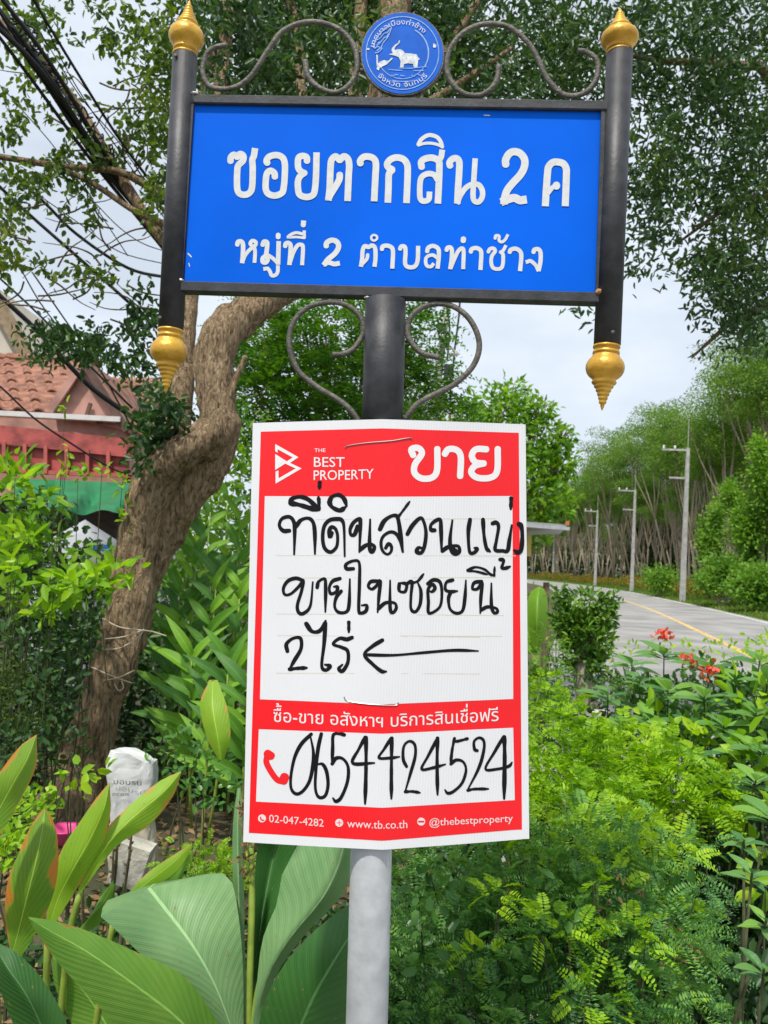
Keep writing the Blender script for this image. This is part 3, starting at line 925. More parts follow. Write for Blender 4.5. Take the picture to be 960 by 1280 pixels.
HB = MB(); HL = .0022
import math as _m
wob = lambda t: (0.86 + 0.30 * abs(_m.sin(t * 5.3 + 1)) + 0.10 * _m.sin(t * 17)) * (0.75 + 0.25 * min(1, (1 - t) * 8))
glyphs(HB, 340, 590, 6, 27, [
    (32, [(138, 235), (152, 200), (210, 186), (270, 205), (320, 250), (345, 282)]), (34, [(140, 235), (200, 245), (270, 266), (338, 288)]), [(350, 282), (352, 230), (348, 185)], (30, [(358, 78), (355, 125)]),
    (30, [(430, 225), (450, 186), (500, 172), (540, 200), (560, 255)]), (32, [(428, 222), (450, 262), (508, 288), (552, 262)]),
    [(132, 440), (84, 440), (55, 400), (75, 350), (130, 336), (162, 370), (170, 430), (166, 618)], [(180, 410), (215, 362), (268, 346), (304, 370), (320, 440), (322, 615)],
    [(450, 455), (435, 485), (430, 440), (448, 412), (478, 430), (492, 485), (484, 560), (440, 600), (396, 572), (380, 500), (390, 410), (430, 362), (488, 352), (524, 362), (540, 420), (545, 632)],
    [(642, 405), (620, 466), (592, 470), (586, 430), (610, 380), (652, 352), (663, 385), (655, 600)], [(660, 585), (700, 552), (740, 540), (768, 562), (752, 600), (732, 560), (736, 355)], (46, [(745, 590), (756, 585)])], pst, HL, widths=wob)
glyphs(HB, 480, 600, 5.333, 24, [
    (20, [(10, 455), (30, 425), (50, 445), (45, 480), (20, 495), (-10, 470), (-20, 420), (-5, 375), (40, 347), (80, 358), (106, 405), (122, 478)]),
    (26, [(-28, 330), (0, 275), (45, 242), (85, 240), (100, 290), (112, 380), (126, 480)]), (17, [(95, 245), (130, 200), (172, 142)]),
    [(155, 362), (190, 302), (240, 254), (264, 275), (280, 350), (270, 440), (248, 485), (218, 478), (230, 452), (262, 455)],
    [(340, 335), (312, 330), (318, 292), (372, 262), (380, 330), (384, 478)], [(388, 474), (420, 450), (455, 440), (496, 442), (502, 478), (475, 495), (450, 470), (440, 400), (456, 268)], (44, [(470, 470), (480, 468)]),
    [(574, 262), (562, 350), (570, 475), (600, 485), (620, 460), (602, 452)], [(660, 262), (666, 360), (682, 450), (708, 478)],
    [(722, 290), (748, 284), (764, 312), (750, 400), (742, 465), (790, 472), (824, 470), (836, 400), (852, 300)], (26, [(848, 120), (845, 195)]), (28, [(898, 292), (916, 310), (922, 380), (914, 465), (892, 482), (868, 468)])], pst, HL, widths=wob)
HB.build('handwritten_line', M_INKK, board); HB = MB()
glyphs(HB, 340, 695, 6, 24, [
    [(235, 185), (180, 167), (120, 187), (86, 240), (95, 288), (140, 284), (200, 230), (234, 188), (222, 260), (190, 370), (202, 425), (240, 428), (288, 370), (306, 195)],
    [(338, 238), (350, 192), (394, 172), (402, 230), (400, 420)],
    [(512, 168), (455, 188), (430, 235), (440, 282), (482, 268), (490, 232), (462, 230)], [(520, 262), (482, 310), (470, 380), (500, 422), (558, 418), (578, 360), (584, 172)],
    [(612, 95), (560, 95), (556, 62), (610, 36), (654, 52), (656, 200), (650, 400), (666, 428), (704, 412), (710, 370), (672, 370)],
    [(800, 188), (742, 192), (722, 228), (750, 248), (784, 222), (812, 186), (802, 300), (792, 422)], [(796, 398), (850, 352), (918, 352), (932, 390), (906, 425), (886, 388), (886, 182)]], pst, HL, widths=wob)
glyphs(HB, 480, 690, 5.333, 21, [
    [(102, 210), (102, 258), (140, 264), (150, 215), (108, 206)], [(152, 212), (186, 200), (180, 290), (180, 378), (210, 398), (240, 350), (246, 262), (226, 205)], (18, [(186, 206), (225, 194), (265, 145)]),
    [(290, 212), (330, 186), (374, 202), (386, 280), (370, 368), (300, 408), (296, 330), (294, 250), (322, 216), (340, 240), (322, 264), (302, 260)],
    [(460, 186), (416, 202), (410, 250), (442, 264), (490, 260)], [(446, 266), (430, 310), (440, 378), (480, 408), (524, 390), (540, 300), (546, 188)],
    [(652, 196), (602, 205), (590, 245), (624, 245), (654, 205), (646, 300), (642, 408)], [(646, 388), (690, 366), (748, 376), (756, 400), (732, 404), (716, 350), (716, 208)],
    (17, [(556, 122), (610, 101), (670, 116), (708, 148), (734, 158)]), (16, [(556, 124), (620, 131), (690, 150)]), (18, [(734, 158), (738, 98)]), (22, [(772, 50), (798, 56), (786, 104), (810, 108), (842, 96)])], pst, HL, widths=wob)
HB.build('handwritten_line', M_INKK, board); HB = MB()
glyphs(HB, 340, 770, 3.4286, 15, [
    [(66, 152), (62, 120), (90, 96), (122, 96), (124, 140), (96, 190), (76, 226)], [(74, 228), (110, 224), (150, 222)],
    (17, [(146, 32), (170, 65), (200, 66), (222, 42), (230, 20)]), [(229, 30), (223, 120), (213, 212), (230, 232), (249, 215), (226, 208)], [(329, 26), (329, 70)],
    [(344, 92), (320, 100), (290, 96), (262, 120), (298, 134), (324, 150), (325, 198), (302, 236), (286, 225), (302, 208)],
    (15, [(474, 103), (430, 130), (396, 165), (430, 205), (468, 236), (490, 238)]), (12, [(398, 166), (520, 168), (650, 157), (780, 147), (884, 150)])], pst, HL, widths=wob)
HB.build('handwritten_line', M_INKK, board); HB = MB()
glyphs(HB, 320, 910, 6, 24, [
    [(415, 45), (340, 120), (290, 220), (263, 350), (263, 450), (300, 494), (350, 474), (400, 400), (425, 290), (430, 180), (408, 62)],
    [(490, 42), (466, 150), (450, 300), (445, 450), (470, 518), (518, 508), (540, 430), (530, 330), (500, 272), (462, 272)],
    [(664, 52), (630, 44), (580, 52), (575, 150), (570, 272)], [(570, 270), (600, 227), (650, 230), (690, 290), (686, 400), (640, 518), (600, 550), (576, 525)],
    [(820, 68), (770, 160), (726, 264), (888, 262)], (27, [(825, 70), (825, 300), (818, 570)])], pst, HL, widths=wob)
glyphs(HB, 480, 910, 5.647, 20, [
    [(50, 72), (0, 150), (-36, 210), (40, 212), (110, 203)], (24, [(55, 70), (52, 300), (52, 500)]),
    [(160, 273), (136, 220), (140, 130), (180, 93), (218, 120), (220, 200), (190, 310), (150, 448)], [(148, 450), (200, 448), (255, 457)],
    [(378, 72), (310, 200), (266, 290), (350, 280), (434, 256)], (24, [(378, 70), (375, 250), (378, 472)]),
    [(590, 75), (550, 86), (500, 98)], [(498, 72), (482, 150), (470, 252)], [(471, 255), (510, 226), (560, 240), (579, 300), (550, 390), (490, 448), (450, 460), (430, 436)],
    [(660, 160), (640, 150), (636, 96), (670, 69), (704, 90), (704, 160), (670, 280), (590, 438)], [(590, 440), (640, 431), (738, 430)],
    [(840, 68), (780, 170), (716, 288), (800, 290), (880, 270), (904, 242)], (28, [(848, 62), (852, 200), (848, 500)])], pst, HL, widths=wob)
HB.build('handwritten_number', M_INKK, board)

PB = MB()
glyphs(PB, 300, 520, 2.595, 20.5, [
    [(562, 128), (556, 108), (578, 104), (590, 122), (568, 156), (566, 184), (588, 202), (622, 200), (639, 176), (640, 106)],
    [(664, 124), (676, 108), (702, 110), (716, 132), (714, 196)],
    [(800, 108), (766, 108), (752, 128), (764, 150), (792, 154)], [(790, 154), (762, 162), (750, 182), (770, 200), (812, 200), (834, 178), (836, 106)]], pst, .0016)
type_line(PB, 'BEST', [(391, 583.5), (431, 583.5)], 17.5, pst, .0016)
type_line(PB, 'PROPERTY', [(391, 600), (437, 599.5), (467, 598)], 17.5, pst, .0016)
type_line(PB, 'THE', [(393, 565), (407, 565)], 6.5, pst, .0016, off=-.004)
type_line(PB, 'ซื้อ-ขาย อสังหาฯ บริการสินเชื่อฟรี', [(341, 902), (478, 909), (624, 901)], 22, pst, .0016, off=.012)
# logo: two nested open triangles
for P in ([(344, 555), (373, 571.5), (359, 581), (356.5, 578), (366, 571.8), (347, 561.5), (347, 566), (344, 564)],
          [(344, 567.5), (359, 577), (377, 585.5), (344.5, 604.5), (344.5, 589.5), (348, 588), (348.2, 598), (369.5, 585.6), (356.5, 579.5), (344, 587.5)]):
    poly(PB, P, pst, .0017)
poly(PB, [(347.3, 572.6), (354.5, 577), (347.3, 581.4)], lambda x, y, l: pst(x, y, l + 1e-4), .0019)
PB.build('printed_wording', M_INKW, board)
PB = MB()
type_line(PB, '02-047-4282', [(336, 1027.5), (405, 1033.5)], 13.5, pst, .0016, off=.004)
type_line(PB, 'www.tb.co.th', [(434, 1034), (478, 1036), (510, 1035)], 14.5, pst, .0016, off=.004)
type_line(PB, '@thebestproperty', [(536, 1032.5), (641, 1027)], 13, pst, .0016, off=.002)
def pdisc(mb, cx, cy, r, lift, n=16):
    mb.add([pst(cx + r * math.cos(2 * math.pi * k / n), cy + r * math.sin(2 * math.pi * k / n), lift) for k in range(n)], [tuple(range(n))])
for cx, cy in ((327.5, 1023), (424, 1028.5), (526.5, 1027)): pdisc(PB, cx, cy, 5, .0016)
PB.build('contact_line', mat('pinkish_print', (0.80, 0.66, 0.66), rough=.5), board)
PB = MB()
pst2 = lambda x, y, l: pst(x, y, l + 3e-4)
stroke_mesh(PB, [(325.5, 1021.5), (326.5, 1024.5), (329.5, 1025.5)], 1.8, pst2, .0018)
stroke_mesh(PB, [(421, 1028.5), (427, 1028.5)], .8, pst2, .0018); stroke_mesh(PB, [(424, 1025.5), (424, 1031.5)], .8, pst2, .0019)
stroke_mesh(PB, [(523.5, 1027), (529.5, 1027)], 2.2, pst2, .0018)
# telephone handset
stroke_mesh(PB, [(334, 945), (333, 953), (339, 965), (347, 975), (356, 977)], 7.5, pst, .0018)
stroke_mesh(PB, [(334, 942), (339, 945)], 10.5, pst, .0021); stroke_mesh(PB, [(354, 976), (356, 971)], 11.5, pst, .0023)
PB.build('telephone_symbol', M_INKR, board)
for pts in ([(431, 560), (436, 557), (460, 553.5), (490, 551), (511, 547.5), (515, 549)], [(430, 871), (434, 876), (455, 879.5), (480, 881.5), (495, 881.5), (498, 878)]):
    P = [pst(x, y, .003) for x, y in [tuple(q) for q in spline(pts, 4)]]
    tube(P, .0009, 5).build('tie_wire', M_WIRE, poster)

# ================================================================== leaf materials
G_CANOPY = leafmat('dark_canopy_leaf', [(.014, .038, .014), (.032, .080, .024), (.060, .13, .035), (.15, .22, .035)], trans=.30, clump=1.3)
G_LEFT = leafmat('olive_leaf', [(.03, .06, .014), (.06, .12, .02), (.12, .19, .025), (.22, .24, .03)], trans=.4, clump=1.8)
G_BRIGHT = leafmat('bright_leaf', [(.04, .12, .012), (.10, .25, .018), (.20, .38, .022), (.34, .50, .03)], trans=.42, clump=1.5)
G_ACA = leafmat('acacia_leaf', [(.02, .07, .012), (.05, .16, .018), (.12, .28, .02), (.28, .46, .03)], trans=.38, clump=1.6)
G_LIME = leafmat('lime_leaf', [(.06, .18, .012), (.19, .38, .015), (.34, .54, .02), (.48, .62, .03)], trans=.42, clump=3.0)
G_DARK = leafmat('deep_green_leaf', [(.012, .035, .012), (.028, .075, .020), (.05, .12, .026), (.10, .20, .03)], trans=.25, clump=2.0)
G_FERN = leafmat('feathery_leaf', [(.03, .11, .04), (.075, .21, .065), (.14, .32, .09), (.24, .44, .06, .86), (.42, .62, .03)], trans=.35, clump=3.2, rough=.5)
G_BROAD = leafmat('glossy_broad_leaf', [(.03, .09, .02), (.06, .17, .03), (.11, .26, .04), (.20, .38, .05)], trans=.3, clump=2.2, rough=.33)
G_FAR = leafmat('plantation_leaf', [(.04, .09, .015), (.09, .19, .025), (.16, .30, .035), (.28, .42, .05)], trans=.35, clump=.25, rough=.6)
G_FARB = leafmat('roadside_leaf', [(.05, .13, .014), (.13, .28, .022), (.26, .44, .03)], trans=.35, clump=.5, rough=.6)
G_CROTON = leafmat('croton_leaf', [(.06, .14, .02), (.13, .22, .02, .4), (.30, .16, .025, .62), (.50, .14, .04, .85), (.40, .30, .03)], trans=.3, clump=.6)
G_GRASS = leafmat('verge_grass_blade', [(.06, .12, .015), (.12, .21, .025), (.24, .30, .05)], trans=.35, clump=.4, rough=.7)
G_RED = leafmat('coral_petal', [(.65, .08, .05), (.80, .16, .09)], trans=.3)
G_DRY = leafmat('dry_leaf', [(.10, .055, .025), (.22, .13, .06), (.36, .25, .12)], trans=.1, rough=.8)
M_INNER = mat('shaded_inner_twigs', (.020, .030, .012), rough=1, var=.5, vscale=6)

# ================================================================== street beyond: verge, croton hedge, plantation
def off_road(i, off):
    p = rpt(i, off, 0); return np.array(p)
def along(u, off):
    """point u (0..1 of the road spline) with a sideways offset"""
    x = u * (len(road_c) - 1); i = min(int(x), len(road_c) - 2); f = x - i
    return off_road(i, off) * (1 - f) + off_road(i + 1, off) * f
# grass on the far verge
P = []
n = 34000
u = rng.uniform(.18, .86, n) ** 1.0
off = 4.0 + rng.uniform(0, 1, n) ** 1.2 * 5.0
Q = np.array([along(a, b) for a, b in zip(u, off)])
D = norm(np.column_stack([rng.normal(size=n) * .5, rng.normal(size=n) * .5, np.ones(n)]))
V, F = leaf_arrays(Q, D, rand_dirs(n), rng.uniform(.15, .55, n) * (0.5 + (off - 4) / 5), .10, DIAMOND)
tag(np_mesh('verge_grass', V, F, G_GRASS), 'long bright green grass on the far road verge', 'grass', kind='stuff')
# grassy bank sheet under it
V = []
for i in range(len(road_c)): 
    for o_, z in ((4.15, .02), (6, .12), (9.5, .25)): V.append(rpt(i, o_, z))
F = [(3 * i + k, 3 * i + k + 1, 3 * i + 4 + k, 3 * i + 3 + k) for i in range(len(road_c) - 1) for k in range(2)]
tag(mesh('verge_ground', V, F, mat('verge_soil', (.09, .13, .03), rough=1, var=.4, vscale=1.5)), kind='structure')

def leafy_plant(name, label, cat, group, base, c, r, n, ll, lw, m, tpl=OVAL, shell=.3, up=.5, part='foliage', stems=5, stem_mat=None, origin=None):
    root = empty(name, base, label, cat, group)
    P, d = ell(n, c, r, shell)
    D = norm(d + np.array([0, 0, up]) + rng.normal(size=(n, 3)) * .6)
    V, F = leaf_arrays(P, D, norm(d * .6 + np.array([0, -.2, 1]) + rng.normal(size=(n, 3)) * .5), rng.uniform(.7, 1.25, n) * ll, rng.uniform(.75, 1.2, n) * lw, tpl)
    np_mesh(part, V, F, m, root)
    if stems:
        mb = MB(); b = Vector(base)
        for k in range(stems):
            q = Vector(P[k * 3]); mid_ = b.lerp(q, .55) + Vector((random.uniform(-.1, .1) * r[0], 0, .08 * r[2]))
            tube([b + Vector((random.uniform(-.1, .1) * r[0], random.uniform(-.1, .1) * r[1], 0)), mid_, q], [.04 * r[2] * .6, .025 * r[2] * .6, .008 * r[2]], 5, mb)
        mb.build('stem', stem_mat or M_TWIG, root)
    return root

def copy_thing(root, loc, rz=0.0, sc=1.0, label=None, group=None):
    r = root.copy(); COL.objects.link(r); r.location = loc; r.rotation_euler = (0, 0, rz); r.scale = (sc, sc, sc)
    if label: r['label'] = label
    if group: r['group'] = group
    for ch in list(root.children):
        c_ = ch.copy(); COL.objects.link(c_); c_.parent = r
        for g in ch.children:
            d_ = g.copy(); COL.objects.link(d_); d_.parent = c_
    return r

# croton hedge: bushes in a row, colours from leaf to leaf
crot = None
k = 0
for uu in np.linspace(.40, .80, 46):
    p = along(uu, 7.6 + random.uniform(-.3, .3))
    lab = 'orange and green croton bush in the clipped row along the far road verge'
    if crot is None:
        crot = leafy_plant('croton_bush', lab, 'bush', 'croton bushes along the far verge', (p[0], p[1], 0.1), (p[0], p[1], .75), (1.15, 1.15, .65), 700, .22, .10, G_CROTON, DIAMOND, stems=3)
    else:
        copy_thing(crot, (p[0], p[1], .1), random.uniform(0, 6), random.uniform(.75, 1.15), lab)

# rubber trees
def rubber_tree(seed, H=13.0, lean=0.0, spread=1.0, nl=6400):
    rr = random.Random(seed)
    lab = 'slender pale rubber tree among the others in the plantation across the road'
    root = empty('rubber_tree', (0, 0, 0), lab, 'tree', 'rubber trees of the plantation across the road')
    mb = MB(); tips = []
    base = Vector((0, 0, 0)); fork = Vector((lean * H * .45 + rr.uniform(-.3, .3), rr.uniform(-.3, .3), H * rr.uniform(.24, .40)))
    tube([base, base.lerp(fork, .5) + Vector((rr.uniform(-.1, .1), 0, 0)), fork], [.15, .12, .10], 7, mb)
    for k in range(rr.randint(4, 6)):
        a = k * 2.4 + rr.uniform(-.4, .4); s = rr.uniform(.7, 1.5) * spread
        top = fork + Vector((math.cos(a) * s + lean * H * .35, math.sin(a) * s, (H - fork.z) * rr.uniform(.62, .92)))
        m1 = fork.lerp(top, .5) + Vector((math.cos(a) * .35, math.sin(a) * .35, 0))
        tube([fork, fork.lerp(m1, .5), m1, top], [.075, .062, .05, .02], 5, mb, caps=False)
        tips += [top, m1.lerp(top, .6)]
        for j in range(2):
            q = m1.lerp(top, rr.uniform(.2, .7)); e = q + Vector((rr.uniform(-1.2, 1.2), rr.uniform(-1.2, 1.2), rr.uniform(.6, 1.8)))
            tube([q, e], [.03, .01], 4, mb, caps=False); tips.append(e)
    mb.build('trunk', M_BARK2, root, smooth=True)
    A = []
    per = nl // len(tips)
    for t in tips:
        A.append(ell(per, tuple(t + Vector((0, 0, .2))), (.95 * spread, .95 * spread, .75), .05))
    P = np.concatenate([a[0] for a in A]); d = np.concatenate([a[1] for a in A]); n = len(P)
    V, F = leaf_arrays(P, norm(d + rng.normal(size=(n, 3)) + np.array([0, 0, -.2])), norm(rng.normal(size=(n, 3)) + np.array([0, 0, 1.])), rng.uniform(.14, .30, n), .11, DIAMOND)
    np_mesh('crown', V, F, G_FAR, root)
    return root
variants = [rubber_tree(s, H, ln, sp) for s, H, ln, sp in ((1, 18.5, .02, 1.35), (2, 21, -.05, 1.7), (3, 17, -.14, 1.5), (4, 20, .05, 1.2), (5, 21.5, -.20, 1.8))]
rows = []
for row in range(7):
    off = 11.5 + row * 5.5
    for uu in np.arange(.30, .86, .0088 + row * .0016):
        p = along(uu, off)
        if p[1] < 32: continue
        a = math.atan2(p[0], p[1])
        if not (R(3) < a < R(29)): continue
        rows.append((p[0] + random.uniform(-.8, .8), p[1] + random.uniform(-.8, .8), row))
rows.sort(key=lambda t: t[2] * 30 + t[1])
rows = rows[:250]
for i, (x, y, row) in enumerate(rows):
    v = variants[i % 5] if row > 0 else variants[random.choice([1, 2, 4])]
    if i < 5: 
        v = variants[i]; v.location = (x, y, 0); v.rotation_euler = (0, 0, random.uniform(-.5, .5)); continue
    copy_thing(v, (x + random.uniform(-1, 1), y + random.uniform(-1.2, 1.2), 0), random.uniform(-.9, .9) + (math.pi if row > 0 and i % 3 == 0 else 0), random.uniform(.66, 1.12) if row < 5 else random.uniform(.85, 1.0))

# the far depth of the plantation reads as one mass of trunks and leaves
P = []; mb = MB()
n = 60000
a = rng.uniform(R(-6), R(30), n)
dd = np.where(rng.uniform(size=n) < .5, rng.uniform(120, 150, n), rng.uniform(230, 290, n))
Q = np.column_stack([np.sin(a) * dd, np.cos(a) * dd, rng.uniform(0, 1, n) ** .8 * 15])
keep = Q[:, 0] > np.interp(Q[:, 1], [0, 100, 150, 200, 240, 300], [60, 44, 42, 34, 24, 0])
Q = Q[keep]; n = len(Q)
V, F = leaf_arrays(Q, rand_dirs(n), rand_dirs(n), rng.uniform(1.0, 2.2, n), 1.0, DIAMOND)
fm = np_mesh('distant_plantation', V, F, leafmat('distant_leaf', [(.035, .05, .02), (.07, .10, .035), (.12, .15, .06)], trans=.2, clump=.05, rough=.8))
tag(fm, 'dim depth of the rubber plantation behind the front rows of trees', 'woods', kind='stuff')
# green bushes at the foot of the plantation
BB = [('bright round bush right of the nearest utility pole, low by the verge', [(905, 712, 24, 20), (885, 724, 12, 10)], 44),
      ('broad bright bush beside the leaning rubber trunk at head height', [(936, 665, 22, 30), (950, 690, 22, 30)], 46),
      ('low green bush by the verge at the right edge of the picture', [(955, 735, 26, 22), (930, 735, 18, 16)], 38),
      ('low green bush just left of the nearest utility pole', [(825, 716, 20, 12)], 62),
      ('bright shrub between the nearest pole and the frame edge, dark beneath', [(886, 668, 14, 30), (896, 640, 10, 16)], 54),
      ('tall leafy sapling above the verge bushes at the right edge', [(912, 618, 12, 18), (922, 640, 12, 16)], 49),
      ('highest leafy sapling at the right picture edge, across the road', [(957, 600, 18, 26), (950, 560, 12, 14), (958, 640, 18, 24)], 45)]
for lab, bl, Y in BB:
    c0 = at(bl[0][0], 700, Y); g = empty('roadside_bush', (c0.x, c0.y, 0), lab, 'bush', 'green bushes in front of the rubber plantation')
    Vs = []; mb = MB()
    bl = bl + [(bl[0][0], 732, bl[0][2] * .8, 9)]
    for (x, y, rx, rz) in bl:
        for k in range(4):
            c = at(x + random.uniform(-.5, .5) * rx, y + random.uniform(-.5, .5) * rz, Y + random.uniform(-1, 1)); n = int(rx * rz * 1.1)
            d = rng.normal(size=(n, 3)) * .62; P = np.array(tuple(c))[None] + d * np.array([rx, rx, rz])[None] * Y / 1500; P[:, 2] = np.maximum(P[:, 2], .1)
            Vs.append(leaf_arrays(P, norm(d + rng.normal(size=d.shape) + np.array([0, 0, .2])), norm(rng.normal(size=d.shape) * .6 + np.array([0, -.3, 1])), rng.uniform(.7, 1.3, n) * .26, .14, DIAMOND))
            tube([(c0.x, c0.y, 0), (c.x * .5 + c0.x * .5, c0.y, c.z * .5), tuple(c)], [.03, .02, .01], 5, mb, caps=False)
    V, F = join(Vs); np_mesh('foliage', V, F, G_FARB, g); mb.build('stem', M_BARK2, g)

# utility poles across the road
def utility_pole(px_, ptop, Y, lab, arms=True):
    a = at(px_[0], ptop, Y); b = at(px_[1], 722, Y); d = (a - b).normalized(); b = b - d * (b.z / d.z)
    root = empty('utility_pole', b, lab, 'utility pole', 'concrete utility poles along the far verge')
    w = .15
    V = [b + Vector((sx * w, sy * w, 0)) for sx, sy in ((-1, -1), (1, -1), (1, 1), (-1, 1))] + [a + Vector((sx * w * .6, sy * w * .6, 0)) for sx, sy in ((-1, -1), (1, -1), (1, 1), (-1, 1))]
    mesh('post', V, [(0, 1, 5, 4), (1, 2, 6, 5), (2, 3, 7, 6), (3, 0, 4, 7), (4, 5, 6, 7)], M_CONC, root)
    if arms:
        s = Vector((-1, .25, .02)).normalized()
        for h, l0, l1 in ((.15, 1.6, .1), (2.0, 1.1, .1)):
            c = a - d * h
            bar(c + s * l0, c - s * l1, .1, .12).build('cross_arm', M_CONC, root)
        for q in (1.5, .8):
            c = a - d * .15 + s * q
            lathe(c + Vector((0, 0, .06)), (0, 0, 1), [(0, .05), (.06, .09), (.1, .05), (.16, .08), (.22, .04)], 8).build('insulator', M_INKW, root)
        tube([a - d * .5, a + d * 1.9], .025, 6).build('earth_rod', M_CONC, root)
    return root
utility_pole((860, 854), 560, 52, 'nearest concrete utility pole across the road, with two short arms and a rod')
utility_pole((794, 790), 612, 78, 'second concrete utility pole from the right, beside the plantation')
utility_pole((747, 744), 638, 102, 'third concrete utility pole from the right, before the far rubber trees')
utility_pole((693, 691), 662, 150, 'farthest thin utility pole, seen under the awning edge')

# ================================================================== trees in the middle distance
def blob_tree(name, label, cat, blobs, base, trunk_r, n_per_area, ll, lw, m, tpl=DIAMOND, kind='leaf', trunk_mat=None, group=None, droop=.15, twig=True, pairs=6, limbs=True):
    """blobs: (px, py, Y, radius px, vertical radius px)"""
    root = empty(name, base, label, cat, group)
    B = []
    for (px_, py_, Y, rp, rv) in blobs:
        c = at(px_, py_, Y); B.append((c, rp * Y / 1000, rv * Y / 1000))
    Vs = []
    for c, r, rz in B:
        n = max(int(n_per_area * r * rz), 20)
        if kind == 'frond':
            P, d = ell(n, tuple(c), (r, r * .8, rz), .25)
            D = norm(d + rng.normal(size=d.shape) * .5 + np.array([0, 0, .15]))
            Vs.append(frond_arrays(P, D, rng.uniform(.7, 1.2, n) * ll * 5, pairs, ll, lw, droop, tpl))
        else:
            P, d = ell(n, tuple(c), (r, r * .8, rz), .25)
            D = norm(d * .6 + rng.normal(size=d.shape) * .8 + np.array([0, 0, -.25]))
            Vs.append(leaf_arrays(P, D, norm(rng.normal(size=d.shape) * .6 + np.array([0, -.1, 1])), rng.uniform(.7, 1.25, n) * ll, lw, tpl))
    V, F = join(Vs)
    np_mesh('crown', V, F, m, root)
    if limbs:
        mb = MB(); b = Vector(base)
        cc = sum((c for c, _, _ in B), Vector()) / len(B)
        fork = Vector((b.x * .6 + cc.x * .4, b.y * .6 + cc.y * .4, b.z + (cc.z - b.z) * .5))
        tube([b, b.lerp(fork, .5) + Vector((.05, 0, 0)), fork], [trunk_r, trunk_r * .8, trunk_r * .65], 9, mb, rough=.06)
        for c, r, rz in B:
            tube([fork, fork.lerp(c, .5) + Vector((0, 0, .1 * rz)), c], [trunk_r * .4, trunk_r * .25, trunk_r * .08], 6, mb, caps=False)
            for k in range(5):
                q = c + Vector((random.uniform(-1, 1) * r, random.uniform(-1, 1) * r * .7, random.uniform(-.9, .9) * rz)) * .75
                tube([fork.lerp(c, .75), c.lerp(q, .4), q], [trunk_r * .12, trunk_r * .08, trunk_r * .03], 4, mb, caps=False)
        mb.build('trunk', trunk_mat or M_BARK, root, smooth=True)
    return root

# bushy tree right of the poster, about 24 m away
Yt = 24
blob_tree('roadside_tree', 'full bright green tree behind the right edge of the poster', 'tree',
    [(622, 520, Yt, 48, 40), (585, 545, Yt + 1, 50, 45), (662, 550, Yt, 40, 42), (690, 585, Yt, 30, 34), (640, 590, Yt - .5, 50, 45), (600, 610, Yt, 55, 55), (685, 625, Yt - .5, 34, 26), (655, 660, Yt, 40, 30), (560, 600, Yt, 60, 60), (600, 680, Yt, 60, 50), (640, 492, Yt + .5, 26, 20), (705, 545, Yt, 16, 16), (700, 640, Yt, 20, 14), (672, 515, Yt, 26, 22), (700, 575, Yt, 22, 24)],
    (at(610, 700, Yt).x, Yt, 0), .28, 640, .24, .12, G_BRIGHT)
# darker masses behind the poster's left and the trunk
blob_tree('acacia_tree', 'feathery bright green tree seen through the lower scrolls of the sign', 'tree',
    [(330, 430, 9.5, 55, 45), (400, 420, 9.8, 55, 40), (460, 410, 10, 50, 35), (520, 420, 10, 40, 35), (390, 480, 9.5, 70, 45), (320, 500, 9.2, 50, 45), (470, 480, 9.8, 60, 45), (530, 490, 10.2, 35, 40), (420, 545, 9.6, 110, 50), (345, 395, 10.2, 45, 20), (560, 530, 10.2, 30, 35), (300, 455, 9.8, 30, 40)],
    (at(440, 700, 9.8).x, 9.8, 0), .12, 900, .085, .036, G_ACA, kind='frond', droop=.35, pairs=7, tpl=DIAMOND)

# ================================================================== the twisted tree on the left
def px_tube(pts, Y, rad_px, n, mb, rough=.05, seed=0, k=5, squash=1.0):
    """tube along photo-pixel points (x, y, radius px[, Y])"""
    P4 = [(p[0], p[1], p[2], p[3] if len(p) > 3 else Y) for p in pts]
    S = spline(P4, k)
    P = [at(q[0], q[1], q[3]) for q in S]; r = [q[2] * q[3] / 1000 for q in S]
    return tube(P, r, n, mb, rough=rough, seed=seed, squash=squash)
def bark_detail(me_obj, amp, f=7.0):
    """real ridges: push vertices along their normals by a stretched noise"""
    from mathutils import noise
    me = me_obj.data
    ns = [v.normal.copy() for v in me.vertices]
    for v, n_ in zip(me.vertices, ns):
        q = Vector((v.co.x * f, v.co.y * f, v.co.z * f * .3))
        v.co += n_ * (noise.noise(q) * amp + noise.noise(q * 3.1) * amp * .5 - abs(noise.noise(q * 1.7)) * amp * .6)
    me.update()
TY = 4.6
tb_ = gnd(78, 1040)
tree = empty('twisted_tree', (at(85, 1000, 4.3).x, 4.4, 0), 'large old twisted tree with forked grey-brown trunk left of the sign', 'tree')
m1 = MB()
px_tube([(70, 1085, 50, 4.35), (84, 1020, 38, 4.4), (108, 940, 28, 4.5), (136, 850, 26, 4.5), (155, 780, 25, 4.55), (168, 700, 25, 4.6), (182, 640, 26, 4.58), (200, 594, 25, 4.54), (230, 564, 21, 4.46), (266, 545, 22, 4.5), (284, 520, 17, 4.5)], TY, 0, 26, m1, rough=.03, seed=2, k=9)
t1 = m1.build('trunk', M_BARK, tree, smooth=True); bark_detail(t1, .030, 13)
m2 = MB()
px_tube([(160, 810, 14, 4.62), (181, 730, 17, 4.66), (206, 668, 21, 4.68), (240, 612, 23, 4.66), (268, 560, 26, 4.65), (272, 510, 23, 4.65), (266, 460, 24, 4.7), (280, 415, 24, 4.75), (318, 385, 21, 4.9), (365, 345, 20, 5.1), (420, 270, 20, 5.4), (462, 190, 21, 5.7), (484, 110, 22, 5.9), (490, 30, 21, 6.1), (498, -60, 19, 6.3)], TY, 0, 24, m2, rough=.03, seed=3, k=9)
